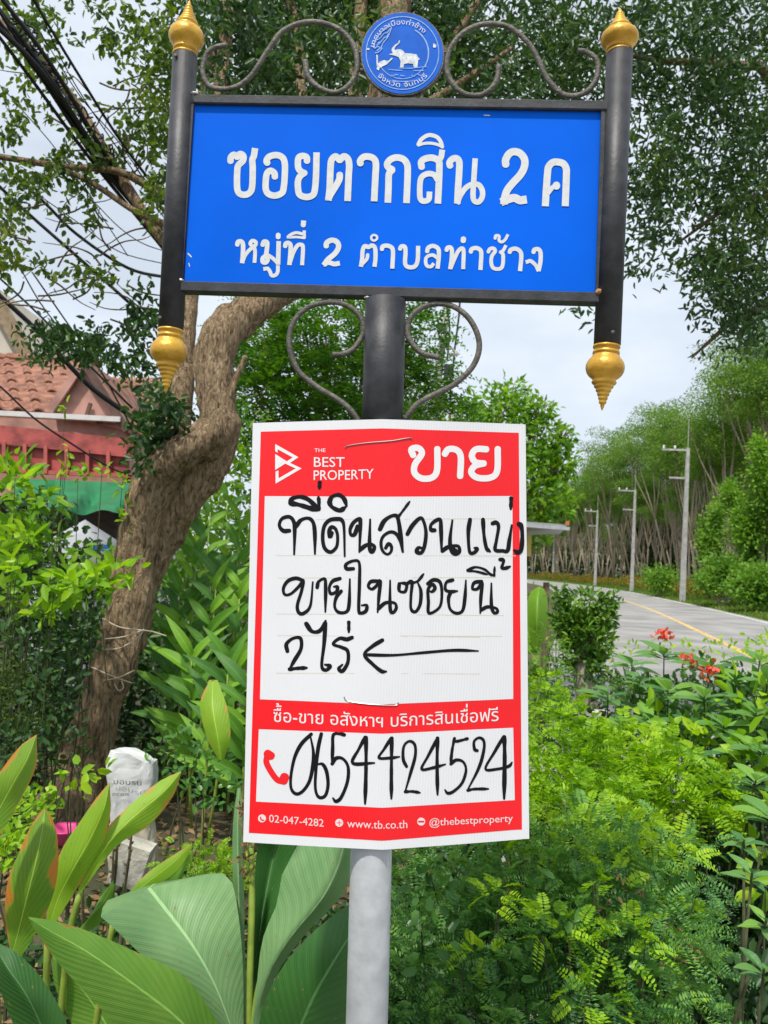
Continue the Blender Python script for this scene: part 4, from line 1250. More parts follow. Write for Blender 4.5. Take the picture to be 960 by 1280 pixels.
t2 = m2.build('limb', M_BARK, tree, smooth=True); bark_detail(t2, .028, 14)
m3 = MB()
px_tube([(205, 600, 20, 4.85), (216, 560, 19, 4.85), (224, 500, 17, 4.9), (229, 440, 14, 5.0), (236, 380, 11, 5.1), (244, 300, 10, 5.3), (258, 200, 9, 5.6), (275, 110, 9, 5.8), (285, 20, 8, 6.0), (292, -60, 7, 6.2)], TY, 0, 14, m3, rough=.04, seed=4, k=7)
t3 = m3.build('limb', M_BARK, tree, smooth=True); bark_detail(t3, .008, 14)
m4 = MB()
px_tube([(440, 250, 10, 5.5), (442, 160, 9, 5.7), (447, 80, 9, 5.9), (452, 0, 8, 6.1), (460, -60, 7, 6.2)], TY, 0, 10, m4, seed=5)
px_tube([(470, 170, 9, 5.7), (515, 120, 7, 5.9), (560, 60, 6, 6.2), (610, -20, 5, 6.4)], TY, 0, 8, m4, seed=6)
px_tube([(420, 270, 9, 5.4), (390, 180, 8, 5.6), (376, 110, 7, 5.9), (372, 40, 6, 6.1), (350, -40, 5, 6.3)], TY, 0, 8, m4, seed=7)
px_tube([(258, 200, 7, 5.6), (250, 150, 6, 5.8), (262, 80, 5, 6.0), (300, 20, 4, 6.2)], TY, 0, 8, m4, seed=7)
px_tube([(252, 240, 6, 5.5), (215, 250, 5, 5.5), (150, 215, 5, 5.4), (75, 208, 4, 5.3), (0, 196, 4, 5.2), (-60, 190, 3, 5.1)], TY, 0, 7, m4, seed=8)
px_tube([(250, 300, 5, 5.3), (200, 278, 5, 5.3), (165, 262, 4, 5.3), (120, 232, 4, 5.3), (75, 210, 3, 5.3)], TY, 0, 7, m4, seed=9)
px_tube([(240, 330, 8, 5.3), (205, 302, 7, 5.4), (150, 220, 7, 5.5), (95, 130, 6, 5.6), (45, 70, 6, 5.7), (-10, 20, 6, 5.8)], TY, 0, 9, m4, seed=10)
px_tube([(285, 500, 5, 4.6), (296, 470, 4, 4.6), (308, 445, 3, 4.6)], TY, 0, 7, m4, seed=11)
px_tube([(640, 60, 3, 6.3), (580, 100, 4, 6.1), (500, 150, 6, 5.8)], TY, 0, 7, m4, seed=12)
m4.build('branch', M_BARK, tree, smooth=True)
# thin bare twigs in the sky at the left
mt = MB()
rr = random.Random(5)
for _ in range(46):
    x, y = rr.uniform(0, 200), rr.uniform(90, 400)
    pts = [(x, y, 1.3)]
    a = rr.uniform(0, 6.28)
    for j in range(4):
        a += rr.uniform(-.5, .5); x += math.cos(a) * 22; y += math.sin(a) * 14; pts.append((x, y, 1.2 - j * .25))
    px_tube(pts, rr.uniform(5, 6), 0, 4, mt, k=3)
mt.build('twig', M_TWIG, tree)

def leaf_cloud(regions, ll, lw, tpl, droop=-.35, cluster=14, spread=.13, dens=1.0):
    """regions: (px, py, rx px, ry px, Y0, Y1, leaves). Leaves come in little sprays so that sky shows between."""
    out = []
    for (px_, py_, rx, ry, ya, yb, n) in regions:
        nc = max(int(n * dens) // cluster, 1)
        cen = []
        for _ in range(nc):
            while True:
                a, b = rng.uniform(-1, 1, 2)
                if a * a + b * b < 1: break
            Yc = rng.uniform(ya, yb)
            cen.append(at(px_ + a * rx, py_ + b * ry, Yc))
        cen = np.array(cen)
        C = np.repeat(cen, cluster, axis=0); dirc = np.repeat(norm(rng.normal(size=(nc, 3)) + np.array([0, 0, droop])), cluster, axis=0)
        m = len(C)
        tt = np.tile(np.linspace(-1, 1, cluster), nc)[:, None]
        P = C + dirc * tt * spread * 1.6 + rng.normal(size=(m, 3)) * spread * .35
        D = norm(dirc * .7 + rng.normal(size=(m, 3)) * .7 + np.array([0, 0, droop]))
        out.append(leaf_arrays(P, D, norm(rng.normal(size=(m, 3)) + np.array([0, 0, .6])), rng.uniform(.7, 1.25, m) * ll, lw, tpl))
    return join(out)
V, F = leaf_cloud([(300, 60, 75, 110, 5.6, 7.5, 2600), (400, 40, 90, 100, 6, 8, 4200), (500, 30, 90, 90, 6, 8, 3600), (560, 70, 70, 70, 6, 8, 2600), (350, -10, 150, 60, 6, 8, 3000), (330, 100, 40, 30, 6, 8, 700), (640, 40, 90, 90, 6, 8.5, 3600), (690, 90, 60, 40, 6, 8.5, 1400), (470, 60, 60, 50, 5.1, 5.6, 420), (380, 70, 60, 50, 5.1, 5.6, 520), (290, 60, 40, 60, 4.9, 5.4, 420), (540, 100, 30, 20, 5.2, 5.8, 160)], .080, .030, OVAL, dens=.85)
np_mesh('crown', V, F, G_CANOPY, tree)
V, F = leaf_cloud([(215, 100, 40, 90, 5.2, 6.5, 420), (185, 60, 55, 50, 5.2, 6.5, 420), (120, 20, 60, 45, 5.4, 6.6, 300), (200, 140, 30, 50, 5.2, 6.2, 330), (30, 60, 50, 50, 5.0, 6.2, 280), (10, 140, 30, 30, 5, 6, 110), (60, 110, 60, 40, 5, 6, 130), (75, 215, 70, 18, 5, 6, 260), (120, 195, 50, 30, 5, 6, 140), (160, 160, 35, 20, 5, 6, 150), (95, 250, 50, 25, 5, 6, 110), (20, 235, 35, 30, 5, 6, 160), (5, 300, 22, 50, 5, 6, 260), (30, 330, 28, 20, 5, 6, 80), (195, 250, 18, 40, 5, 6, 120), (110, 340, 50, 18, 5, 6, 130), (200, 200, 16, 60, 5.2, 6, 200), (40, 25, 30, 25, 5, 6, 120)], .062, .034, OVAL, spread=.07)
np_mesh('crown', V, F, G_LEFT, tree)
V, F = leaf_cloud([(80, 425, 60, 20, 5, 6, 520), (115, 440, 30, 16, 5, 6, 200), (180, 400, 20, 40, 5, 5.6, 200), (170, 455, 26, 18, 5, 5.6, 150), (190, 430, 14, 50, 5, 5.6, 130), (200, 520, 26, 30, 4.3, 5, 420), (185, 560, 22, 25, 4.3, 5, 260)], .062, .03, OVAL, spread=.07)
np_mesh('crown', V, F, G_DARK, tree)
# cord and wires round the trunk
def cord(pts, m=M_ROPE, r=.9):
    P = [at(x, y, Yc) for x, y, Yc in [tuple(q) for q in spline(pts, 5)]]
    tube(P, r * 4.3 / 1000, 5).build('cord', m, croot, smooth=True)
croot = empty('tied_cord', at(150, 790, 4.38), 'tan cord wound round the leaning trunk', 'cord')
cord([(126, 772, 4.42), (150, 784, 4.34), (180, 788, 4.38), (192, 790, 4.42), (208, 795, 4.42)]); cord([(128, 799, 4.40), (155, 796, 4.33), (180, 787, 4.38)]); cord([(128, 812, 4.40), (150, 810, 4.33), (172, 797, 4.37), (180, 787, 4.38)])
cord([(110, 832, 4.42), (140, 845, 4.33), (165, 854, 4.38)]); cord([(122, 851, 4.42), (145, 848, 4.33), (168, 838, 4.38)]); cord([(143, 855, 4.34), (148, 863, 4.32), (154, 860, 4.33), (152, 851, 4.34)], r=.7)

# overhanging tree at the right
hang = empty('overhanging_tree', (4.2, 7.0, 0), 'tall dark-leaved tree hanging over the road from the upper right', 'tree')
mb = MB()
tube([(4.2, 7.0, 0), (4.1, 7.0, 2.5), (4.0, 6.9, 5.2), (3.6, 6.8, 7.2)], [.2, .17, .14, .10], 12, mb, rough=.05)
for pts in ([(4.05, 6.95, 4.2), (3.6, 6.8, 4.9), (3.0, 6.9, 4.9), (2.5, 7, 4.5)], [(4.0, 6.9, 5.2), (3.2, 7, 6.2), (2.3, 7, 6.2), (1.5, 7, 6.3)], [(4.1, 7, 3.4), (3.6, 7, 4.1), (3.1, 7.1, 3.9), (2.7, 7.1, 3.5)]):
    tube(pts, [.06, .045, .03, .01], 7, mb)
mb.build('trunk', M_BARK, hang, smooth=True)
V, F = leaf_cloud([(760, 30, 70, 100, 6, 8, 2600), (850, 30, 90, 110, 6, 8, 4200), (930, 60, 70, 120, 6, 8, 3300), (900, 180, 80, 90, 6, 8, 3300), (830, 250, 45, 60, 6, 7.5, 1100), (930, 290, 55, 80, 6, 7.5, 2200), (895, 345, 38, 45, 6, 7.5, 900), (940, 380, 40, 50, 6, 7.5, 1200), (808, 320, 30, 22, 6, 7, 260), (800, 170, 40, 90, 6, 8, 1500), (905, 400, 24, 26, 6, 7, 260), (860, 340, 20, 14, 6, 7, 120), (1000, 200, 60, 200, 6, 8, 2600), (730, 385, 14, 12, 6, 6.5, 60)], .082, .029, OVAL, dens=.62)
np_mesh('crown', V, F, G_CANOPY, hang)

# ================================================================== house on the left
M_TILE = mat('terracotta_brown_tile', (0.29, 0.125, 0.075), rough=.8, var=.6, vscale=5, bump=.2, bscale=25)
M_PINK = mat('faded_pink_gable', (0.50, 0.27, 0.22), rough=.8, var=.35, vscale=3)
M_REDP = mat('red_painted_panel', (0.44, 0.085, 0.075), rough=.6, var=.45, vscale=5, bump=.2)
M_REDR = mat('red_painted_rib', (0.48, 0.11, 0.09), rough=.6, var=.2, vscale=3)
M_CREAM = mat('cream_render', (0.60, 0.54, 0.45), rough=.9, var=.12, vscale=1.5)
M_GUT = mat('white_gutter', (0.70, 0.68, 0.66), rough=.5, var=.1)
M_BARGE = mat('dark_brown_barge_board', (0.13, 0.07, 0.055), rough=.7, var=.3)
M_TARP = mat('green_tarpaulin', (0.004, 0.17, 0.055), rough=.5, var=.3, vscale=2.5)
house = empty('house', (at(60, 600, 13).x, 13, 0), 'house with wavy brown roof tiles, pink gable and red panelled parapet left of the trunk', 'house')
EL, ER_, RL, RR_ = at(-60, 512, 12), at(72, 515, 12), at(-60, 447, 14.5), at(112, 449, 14.5)
slab = mesh('roof', [EL, ER_, RR_, RL, EL - Vector((0, 0, .12)), ER_ - Vector((0, 0, .12)), RR_ - Vector((0, 0, .12)), RL - Vector((0, 0, .12))], [(0, 1, 2, 3), (7, 6, 5, 4), (0, 4, 5, 1), (1, 5, 6, 2), (2, 6, 7, 3), (3, 7, 4, 0)], M_TILE, house)
# wavy tiles, each its own piece
nrow, tw = 6, .31
ux = Vector((1, 0, 0)); 
slope = (RL - EL); sl = slope.length; sd_ = slope.normalized(); nrm = ux.cross(sd_).normalized()
if nrm.z < 0: nrm = -nrm
th = sl / nrow * 1.12
tv, tf = [], []
K = 8
for e, (t0, lift) in enumerate(((0, .05), (1, .015))):
    for k in range(K + 1):
        x = k / K; z = .045 * math.sin(x * 2 * math.pi) * (1 if x < .5 else .45)
        tv.append(ux * (x * tw) + sd_ * (t0 * th) + nrm * (z + lift))
        tv.append(ux * (x * tw) + sd_ * (t0 * th) + nrm * (z + lift - .03))
for k in range(K):
    a = 2 * k; b = 2 * (K + 1) + 2 * k
    tf += [(a, a + 2, b + 2, b), (a + 1, a, b, b + 1)[::-1] if k == 0 else (a, a + 1, a + 3, a + 2)]
    tf += [(a + 1, a + 3, a + 2, a)] if k == 0 else []
tile0 = None
for r_ in range(nrow):
    f = r_ / nrow
    L0 = EL.lerp(RL, f); xr = (ER_.lerp(RR_, f)).x
    x = L0.x + (r_ % 2) * .0
    while x + tw < xr + .1:
        p = Vector((x, L0.y, L0.z)) + nrm * random.uniform(0, .008)
        if tile0 is None:
            tile0 = mesh('roof_tile', [v + p for v in tv], tf, M_TILE, slab)
            me0 = tile0.data; me0.transform(Matrix.Translation(ORG[slab.name] - p)); tile0.location = p - ORG[slab.name]
        else:
            t_ = bpy.data.objects.new('roof_tile', me0); COL.objects.link(t_); t_.parent = slab; t_.location = p - ORG[slab.name]
            t_.rotation_euler = (random.uniform(-.01, .01), random.uniform(-.015, .015), 0)
        x += tw
# ridge capping
mb = MB(); x = RL.x
while x < RR_.x:
    tube([(x, RL.y, RL.z + .05), (x + .36, RL.y, RL.z + .035)], [.10, .085], 8, mb); x += .34
mb.build('ridge_cap', M_TILE, slab)
# gable
A, Lf, Rf = at(108, 455, 11.8), at(66, 516, 11.8), at(162, 540, 11.8)
B3 = [Vector((p.x, p.y + 2.6, p.z)) for p in (A, Lf, Rf)]
mesh('gable_wall', [A, Lf, Rf] + B3, [(0, 1, 2), (5, 4, 3), (1, 4, 5, 2)], M_PINK, house)
up = Vector((0, 0, .06))
for P1, P2 in ((A, Lf), (A, Rf)):
    q = [P1 + up + Vector((0, -.08, 0)), P2 + up + Vector((0, -.08, 0)), P2 + up + Vector((0, 2.6, 0)), P1 + up + Vector((0, 2.6, 0))]
    mesh('gable_roof', q + [v - Vector((0, 0, .08)) for v in q], [(0, 1, 2, 3), (7, 6, 5, 4), (0, 4, 5, 1), (1, 5, 6, 2), (2, 6, 7, 3), (3, 7, 4, 0)], M_TILE, house)
    bar(P1 + Vector((0, -.11, .0)), P2 + Vector((0, -.11, .0)), .05, .11, up=Vector((0, -1, 0)).cross(P2 - P1)).build('barge_board', M_BARGE if P2 is Rf else M_PINK, house)
for t in (.35, .62):
    bar(A.lerp(Rf, t) + Vector((-.12, -.06, -.25)), Lf.lerp(Rf, .25 + t * .55) + Vector((0, -.06, .02)), .04, .05).build('gable_strut', M_BARGE, house)
bar(at(-60, 514, 11.7), at(152, 525, 11.7), .14, .075).build('gutter', M_GUT, house)
q = [at(-60, 520, 11.9), at(158, 528, 11.9), at(158, 620, 11.9), at(-60, 620, 11.9)]
mesh('front_wall', q + [v + Vector((0, 3, 0)) for v in q], [(3, 2, 1, 0), (4, 5, 6, 7), (0, 1, 5, 4), (1, 2, 6, 5), (3, 0, 4, 7)], M_PINK, house)
bar(at(-60, 537, 11.2), at(176, 562, 11.2), .06, .26, up=Vector((0, 0, 1))).build('parapet_beam', M_REDP, house)
for k in range(-3, 8):
    x0 = 7 + k * 26
    f = lambda x, y0: y0 + (x - 0) * .09
    pa, pb_, pc_, pd = at(x0, f(x0, 556), 11.24), at(x0 + 24, f(x0 + 24, 556), 11.24), at(x0 + 24, 588 + x0 * .04, 11.24), at(x0, 588 + x0 * .04, 11.24)
    if x0 + 24 > 185: break
    mesh('parapet_panel', [pa, pb_, pc_, pd] + [v + Vector((0, .03, 0)) for v in (pa, pb_, pc_, pd)], [(3, 2, 1, 0), (4, 5, 6, 7), (0, 1, 5, 4), (1, 2, 6, 5), (2, 3, 7, 6), (3, 0, 4, 7)], M_REDP, house)
    bar(at(x0 - 1, f(x0, 552), 11.18), at(x0 - 1, 590 + x0 * .04, 11.18), .05, .07, up=Vector((0, 1, 0))).build('parapet_rib', M_REDR, house)
bar(at(-60, 586, 11.2), at(170, 595, 11.2), .06, .06).build('parapet_rail', M_REDR, house)
q = [at(-60, 600, 12.6), at(200, 606, 12.6)]
mesh('ground_floor_wall', [Vector((q[0].x, 12.6, 0)), Vector((q[1].x, 12.6, 0)), q[1], q[0]] + [Vector((q[0].x, 12.9, 0)), Vector((q[1].x, 12.9, 0)), q[1] + Vector((0, .3, 0)), q[0] + Vector((0, .3, 0))], [(0, 1, 2, 3), (7, 6, 5, 4), (1, 5, 6, 2), (3, 2, 6, 7), (4, 0, 3, 7)], mat('shade_toned_wall', (.07, .05, .04), rough=.8, var=.4), house)  # wall coloured dark to stand for the shaded interior behind the tarpaulin
for x in (-40, 165):
    b = at(x, 592, 11.4); bar(b, (b.x, b.y, 0), .14, .14, up=Vector((0, 1, 0))).build('post', M_REDP, house)

back = empty('cream_building', (at(-10, 500, 17).x, 17, 0), 'cream rendered building with sloping brown eaves at the far left edge', 'building')
q = [at(-120, 330, 17), at(0, 362, 17), at(30, 446, 17), at(30, 520, 17), at(-120, 520, 17)]
q2 = [v + Vector((0, 4, 0)) for v in q]
mesh('wall', q + q2, [(4, 3, 2, 1, 0), (5, 6, 7, 8, 9), (0, 1, 6, 5), (1, 2, 7, 6), (2, 3, 8, 7)], M_CREAM, back)
bar(at(-30, 330, 16.9), at(37, 450, 16.9), .12, .3, up=Vector((1, 0, .6))).build('eave', mat('brown_eave', (.30, .22, .13), rough=.8, var=.3), back)

far = empty('neighbouring_house', (at(170, 560, 19).x, 20, 0), 'farther house with a small brown tiled roof beside the trunk', 'house')
a, b, c, d = at(138, 502, 18), at(205, 505, 18), at(205, 474, 20.5), at(138, 473, 20.5)
rf = mesh('roof', [a, b, c, d] + [v - Vector((0, 0, .1)) for v in (a, b, c, d)], [(0, 1, 2, 3), (7, 6, 5, 4), (0, 4, 5, 1), (1, 5, 6, 2), (2, 6, 7, 3), (3, 7, 4, 0)], M_TILE, far)
mb = MB()
for k in range(5):
    for i in range(7):
        p = a.lerp(d, (k + .02) / 5).lerp(b.lerp(c, (k + .02) / 5), i / 7); w_ = (b - a).length / 7
        q = a.lerp(d, (k + 1) / 5).lerp(b.lerp(c, (k + 1) / 5), i / 7)
        tv2 = [p + Vector((w_ * t, 0, .03 + .05 * math.sin(math.pi * t))) for t in (0, .25, .5, .75, 1)] + [q + Vector((w_ * t, 0, .02 + .03 * math.sin(math.pi * t))) for t in (0, .25, .5, .75, 1)] + [p + Vector((w_ * t, 0, -.03)) for t in (0, .25, .5, .75, 1)]
        mb.add(tv2, [(j, j + 1, j + 6, j + 5) for j in range(4)] + [(j + 10, j + 11, j + 1, j) for j in range(4)])
tag(mb.build('roof_tiles', M_TILE, rf), kind='stuff')
q = [at(140, 505, 18.6), at(200, 507, 18.6)]
mesh('wall', [q[0], q[1], Vector((q[1].x, q[1].y, 0)), Vector((q[0].x, q[0].y, 0))] + [v + Vector((0, 3, 0)) for v in (q[0], q[1], Vector((q[1].x, q[1].y, 0)), Vector((q[0].x, q[0].y, 0)))], [(3, 2, 1, 0), (0, 1, 5, 4), (1, 2, 6, 5), (4, 5, 6, 7), (3, 0, 4, 7)], mat('white_wall', (.7, .7, .69), rough=.8, var=.1), far)

# green tarpaulin awning with folds and poles
tarp = empty('tarpaulin_awning', (at(100, 640, 9.5).x, 9.5, 0), 'sagging green tarpaulin awning in front of the red parapet', 'awning')
V, uvn = [], 22
for j in range(8):
    for i in range(uvn + 1):
        u, v = i / uvn, j / 7
        x = 18 + (170 - 18) * u + v * 12 * (u - .2); y = 598 + 6 * u + v * (38 - 2 * math.sin(u * 9)) + 3 * math.sin(u * 21 + v * 3) * v
        V.append(at(x, y, 10.6 - 1.2 * v + .22 * math.sin(u * 17 + v * 5) * (.3 + v) + .08 * math.sin(u * 40 + 3 * v)))
F = [(j * (uvn + 1) + i, j * (uvn + 1) + i + 1, (j + 1) * (uvn + 1) + i + 1, (j + 1) * (uvn + 1) + i) for j in range(7) for i in range(uvn)]
mesh('sheet', V, F, M_TARP, tarp, smooth=True)
for x in (25, 160):
    p = at(x, 634, 9.6); tube([p, (p.x, p.y, 0)], .025, 7).build('pole', M_IRON, tarp)
heap = empty('covered_heap', (at(110, 690, 8.8).x, 8.8, 0), 'pale grey covered heap with a blue edge under the green tarpaulin', 'heap')
c = at(105, 670, 8.8)
P, F_ = [], []
for j in range(9):
    for i in range(18):
        t = 2 * math.pi * i / 18; h = j / 8
        r = max(0, 1 - h ** 6) ** .5 * (1 + .07 * math.sin(3 * t + j))
        P.append((c.x + .48 * r * math.cos(t), c.y + .5 * r * math.sin(t), .0 + (c.z + .18) * h))
for j in range(8):
    for i in range(18): F_.append((j * 18 + i, j * 18 + (i + 1) % 18, (j + 1) * 18 + (i + 1) % 18, (j + 1) * 18 + i))
mesh('cover', P, F_, mat('grey_cover', (.36, .37, .40), rough=.6, var=.3, vscale=3), heap, smooth=True)
bar(at(112, 683, 8.2), at(146, 687, 8.2), .05, .07).build('blue_edge', mat('blue_plastic', (.01, .10, .45), rough=.4), heap)

# ================================================================== overhead cables on the left
CB = [
 ('outermost thick black cable of the bundle, at the picture edge', [(-40, 0, 6.2), (45, 82, 6.6), (112, 178, 7.2), (208, 304, 8)], 2.6),
 ('glossy black cable in the heart of the bundle', [(-25, -20, 6.3), (55, 88, 6.7), (126, 196, 7.2), (212, 310, 8)], 2.4),
 ('thick black cable along the top of the bundle in the upper left sky', [(-20, -30, 6.2), (60, 75, 6.6), (130, 190, 7.2), (205, 300, 8)], 2.2),
 ('black cable twisted into the middle of the bundle in the upper left sky', [(-30, -10, 6.2), (50, 95, 6.7), (120, 200, 7.3), (215, 312, 8)], 2.0),
 ('black cable hanging lowest in the bundle in the upper left sky', [(-30, 8, 6.2), (40, 100, 6.7), (110, 195, 7.2), (210, 318, 8)], 1.8),
 ('black cable lying against the pale branch in the bundle', [(-10, 0, 6.3), (60, 110, 6.8), (118, 195, 7.2), (160, 245, 7.5), (212, 306, 8)], 1.7),
 ('black cable right of the bundle, running to the left post', [(30, -20, 6.2), (90, 80, 6.7), (150, 175, 7.2), (215, 262, 8)], 1.5),
 ('thin cable just right of the bundle', [(40, -10, 6.2), (85, 90, 6.7), (150, 190, 7.2), (212, 275, 8)], .8),
 ('thin cable close beside the bundle on its right', [(50, 40, 6.4), (100, 120, 6.8), (150, 180, 7.2), (205, 262, 8)], .7),
 ('dark cable crossing under the branches toward the left post', [(-30, 178, 6.5), (50, 248, 7), (95, 292, 7.2), (160, 335, 7.5), (215, 348, 8)], 1.5),
 ('thick dark cable sloping down to the tuft of leaves on the sky', [(-30, 205, 6.5), (30, 262, 7), (90, 315, 7.2), (150, 368, 7.6), (230, 440, 8)], 1.6),
 ('thin cable sagging between the dark cables', [(50, 245, 7), (100, 280, 7.2), (150, 315, 7.5), (215, 332, 8)], .6),
 ('thin cable crossing the open sky above the gold finial', [(120, 255, 7), (150, 285, 7.2), (180, 305, 7.4), (220, 318, 8)], .6),
 ('thick black cable passing in front of the tiled roof', [(-30, 342, 7.5), (0, 370, 7.6), (43, 410, 7.8), (83, 453, 8), (117, 487, 8.2), (163, 520, 8.5), (220, 560, 9)], 2.4),
 ('second cable above the thick one in front of the roof', [(-20, 330, 7.5), (40, 385, 7.8), (100, 445, 8), (165, 510, 8.5)], 1.2),
 ('thin steep cable from the sky to the gable', [(40, 340, 7.5), (85, 405, 7.8), (125, 462, 8.2), (165, 535, 8.6)], .9),
 ('thin dark cable in front of the red parapet', [(-30, 462, 7), (0, 483, 7.1), (43, 523, 7.3), (87, 553, 7.5), (143, 587, 7.8), (200, 606, 8)], 1.2),
 ('thin cable across the lower left of the sky', [(-20, 285, 7), (10, 310, 7.2), (50, 378, 7.5), (90, 430, 7.8)], .8),
 ('thin pale cable from the left edge to the branch', [(-20, 85, 6.5), (30, 140, 6.8), (80, 200, 7), (160, 320, 7.5)], .6),
]
for lab, pts, r in CB:
    P = [at(x, y, Yc - (1.9 if 'bundle' in lab else .4)) for x, y, Yc in [tuple(q) for q in spline(pts, 6)]]
    o = tube(P, [r * (1.35 if r > 1.4 else 1.1) * p.y / 1000 for p in P], 6).build('cable', M_CABLE, None, smooth=True)
    tag(o, lab, 'cable', 'overhead cables at the upper left')
# coil wrap on bundle
o = MB()
rr = random.Random(3)
for k in range(44):
    t = .04 + k * .016
    x, y = 0 + 200 * t * 1.0, 20 + 270 * t * 1.05
    c_ = at(x + 8, y - 6, 4.5 + t * 1.5)
    u1 = Vector((.05, 0, .04)); pts = [c_ + Vector((rr.uniform(-.06, .06), rr.uniform(-.05, .05), rr.uniform(-.06, .06))) for _ in range(4)]
    tube([Vector(tuple(q)) for q in spline([tuple(p) for p in pts], 4)], .006, 4, o)
tag(o.build('tangled_wire', M_CABLE), 'tangle of thin black wire wrapped round the cable bundle', 'wire')

# distribution pole behind the lower right scroll
a, b = at(560, 372, 14), at(541, 525, 14); d = (a - b).normalized(); b0 = b - d * (b.z / d.z)
dp = empty('distribution_pole', b0, 'grey pole with fuses and insulators seen through the lower right scroll', 'utility pole')
tube([b0, b, a + d * .9], [.11, .075, .055], 12).build('post', M_CONC, dp, smooth=True)
for (x, y, w, h) in ((552, 410, .16, .14), (556, 429, .15, .12), (560, 466, .14, .28), (553, 505, .16, .22)):
    c = at(x, y, 13.85); box(c, (w, .14, h)).build('switch_box', mat('dark_casing', (.03, .035, .035), rough=.5), dp)
for (x, y) in ((548, 422), (562, 442), (556, 478), (556, 514)):
    c = at(x, y, 13.8); lathe(c, (1, 0, .1), [(0, .04), (.02, .075), (.05, .04), (.07, .075), (.10, .04), (.12, .07), (.16, .03)], 10).build('insulator', M_INKW, dp)
for pts in ([(575, 375, 13.8), (573, 400, 13.8), (568, 440, 13.8), (565, 480, 13.8)], [(558, 380, 13.8), (562, 410, 13.8), (559, 450, 13.8)]):
    tube([at(*q) for q in [tuple(z) for z in spline(pts, 4)]], .018, 5).build('lead', M_CABLE, dp)
bar(at(563, 480, 13.9), at(562, 600, 13.9), .03, .03).build('timber_strip', mat('timber', (.35, .22, .10)), dp)

# ================================================================== roadside shelter right of the poster
sh = empty('shelter', (at(620, 800, 8).x, 8.2, 0), 'thin metal shelter roof with yellow board, sticking out behind the poster', 'shelter')
q = [at(560, 645, 7.2), at(711, 657, 7.2), at(713, 663, 8.8), at(575, 652, 8.8)]
q = [at(560, 644, 7.2), at(708, 656, 7.2), at(700, 664, 8.9), at(560, 670, 8.9)]
mesh('roof_sheet', q + [v - Vector((0, 0, .03)) for v in q], [(0, 1, 2, 3), (7, 6, 5, 4), (0, 4, 5, 1), (1, 5, 6, 2), (2, 6, 7, 3), (3, 7, 4, 0)], mat('dull_zinc', (.45, .46, .45), rough=.4, metal=.5, var=.2), sh)
bar(at(560, 649, 7.15), at(712, 661, 7.15), .02, .03).build('roof_edge', M_GALV, sh)
box(at(709, 654, 7.15), (.03, .03, .035)).build('roof_end_cap', mat('orange_cap', (.55, .16, .05)), sh)
box(at(640, 681, 7.6), (.36, .03, .20)).build('yellow_board', mat('yellow_board', (.75, .55, .14), rough=.6, var=.1), sh)
for x in (600, 655):
    p = at(x, 668, 8.3); tube([p, (p.x, p.y, 0)], .03, 8).build('post', M_IRON, sh)

# ================================================================== broad single blades (large leaves are parts)
def blade(name, L, M_, R_, m, parent, n=14, cup=.02, wave=.0, seed=0, label=None):
    """leaf lofted between left edge, midrib and right edge, each a list of (px, py, Y)"""
    def res(c):
        S = np.array(spline(c, 8)); d = np.r_[0, np.cumsum(np.linalg.norm(np.diff(S[:, :2], axis=0), axis=1))]; t = np.linspace(0, d[-1], n + 1)
        return np.column_stack([np.interp(t, d, S[:, k]) for k in range(3)])
    l, mm, r = res(L), res(M_), res(R_)
    V, uv = [], []
    K = 5
    rr = random.Random(seed); ph = rr.uniform(0, 6)
    for i in range(n + 1):
        a, b, c = at(*l[i]), at(*mm[i]), at(*r[i])
        nn = (a - b).cross(c - b) if (a - c).length > 1e-5 else Vector((0, -1, 0))
        for k in range(-K, K + 1):
            t = abs(k) / K
            e = a if k < 0 else c
            p = b.lerp(e, t)
            bulge = math.sin(math.pi * t) * cup * (a - c).length
            p = p + Vector((0, -1, .4)).normalized() * bulge + Vector((0, 0, 1)) * wave * t * math.sin(i * 1.3 + ph + (0 if k < 0 else 2))
            V.append(p); uv.append((.5 + .5 * k / K, 1 - i / n))
    W = 2 * K + 1
    F = [(i * W + k, i * W + k + 1, (i + 1) * W + k + 1, (i + 1) * W + k) for i in range(n) for k in range(W - 1)]
    o = mesh(name, V, F, m, parent, smooth=True, uv=uv)
    if label: o['label'] = label
    return o
B_PALE = bigleafmat('pale_canna_blade', (.16, .32, .12), (.27, .44, .18), (0, 0, 0), 0, .25, veins=15)
B_MID = bigleafmat('green_canna_blade', (.13, .31, .035), (.26, .47, .06), (.35, .22, .05), .05, .35, veins=16)
B_LIME = bigleafmat('lime_ginger_blade', (.22, .42, .02), (.40, .60, .035), (.55, .34, .05), .13, .4, veins=9)
B_BROWN = bigleafmat('brown_edged_blade', (.12, .27, .02), (.28, .44, .03), (.58, .22, .03), .18, .3, veins=10)
B_DEEP = bigleafmat('deep_green_blade', (.03, .12, .02), (.06, .19, .035), (.3, .2, .05), .0, .25, veins=17)
B_BANANA = bigleafmat('banana_blade', (.16, .36, .02), (.26, .46, .03), (.5, .38, .05), .03, .45, veins=12)

canna = empty('canna_plant', (at(312, 1280, 1.9).x, 1.95, 0), 'large canna plant with very broad pale green leaves at the foot of the pole', 'plant')
blade('leaf', [(126, 1146, 1.75), (140, 1158, 1.76), (175, 1192, 1.8), (225, 1240, 1.84), (275, 1300, 1.9)], [(186, 1110, 1.95), (200, 1128, 1.92), (241, 1182, 1.88), (272, 1238, 1.88), (298, 1310, 1.9)],
      [(262, 1092, 2.05), (288, 1098, 2.0), (300, 1160, 1.94), (304, 1225, 1.92), (304, 1310, 1.9)], B_PALE, canna, cup=.03)
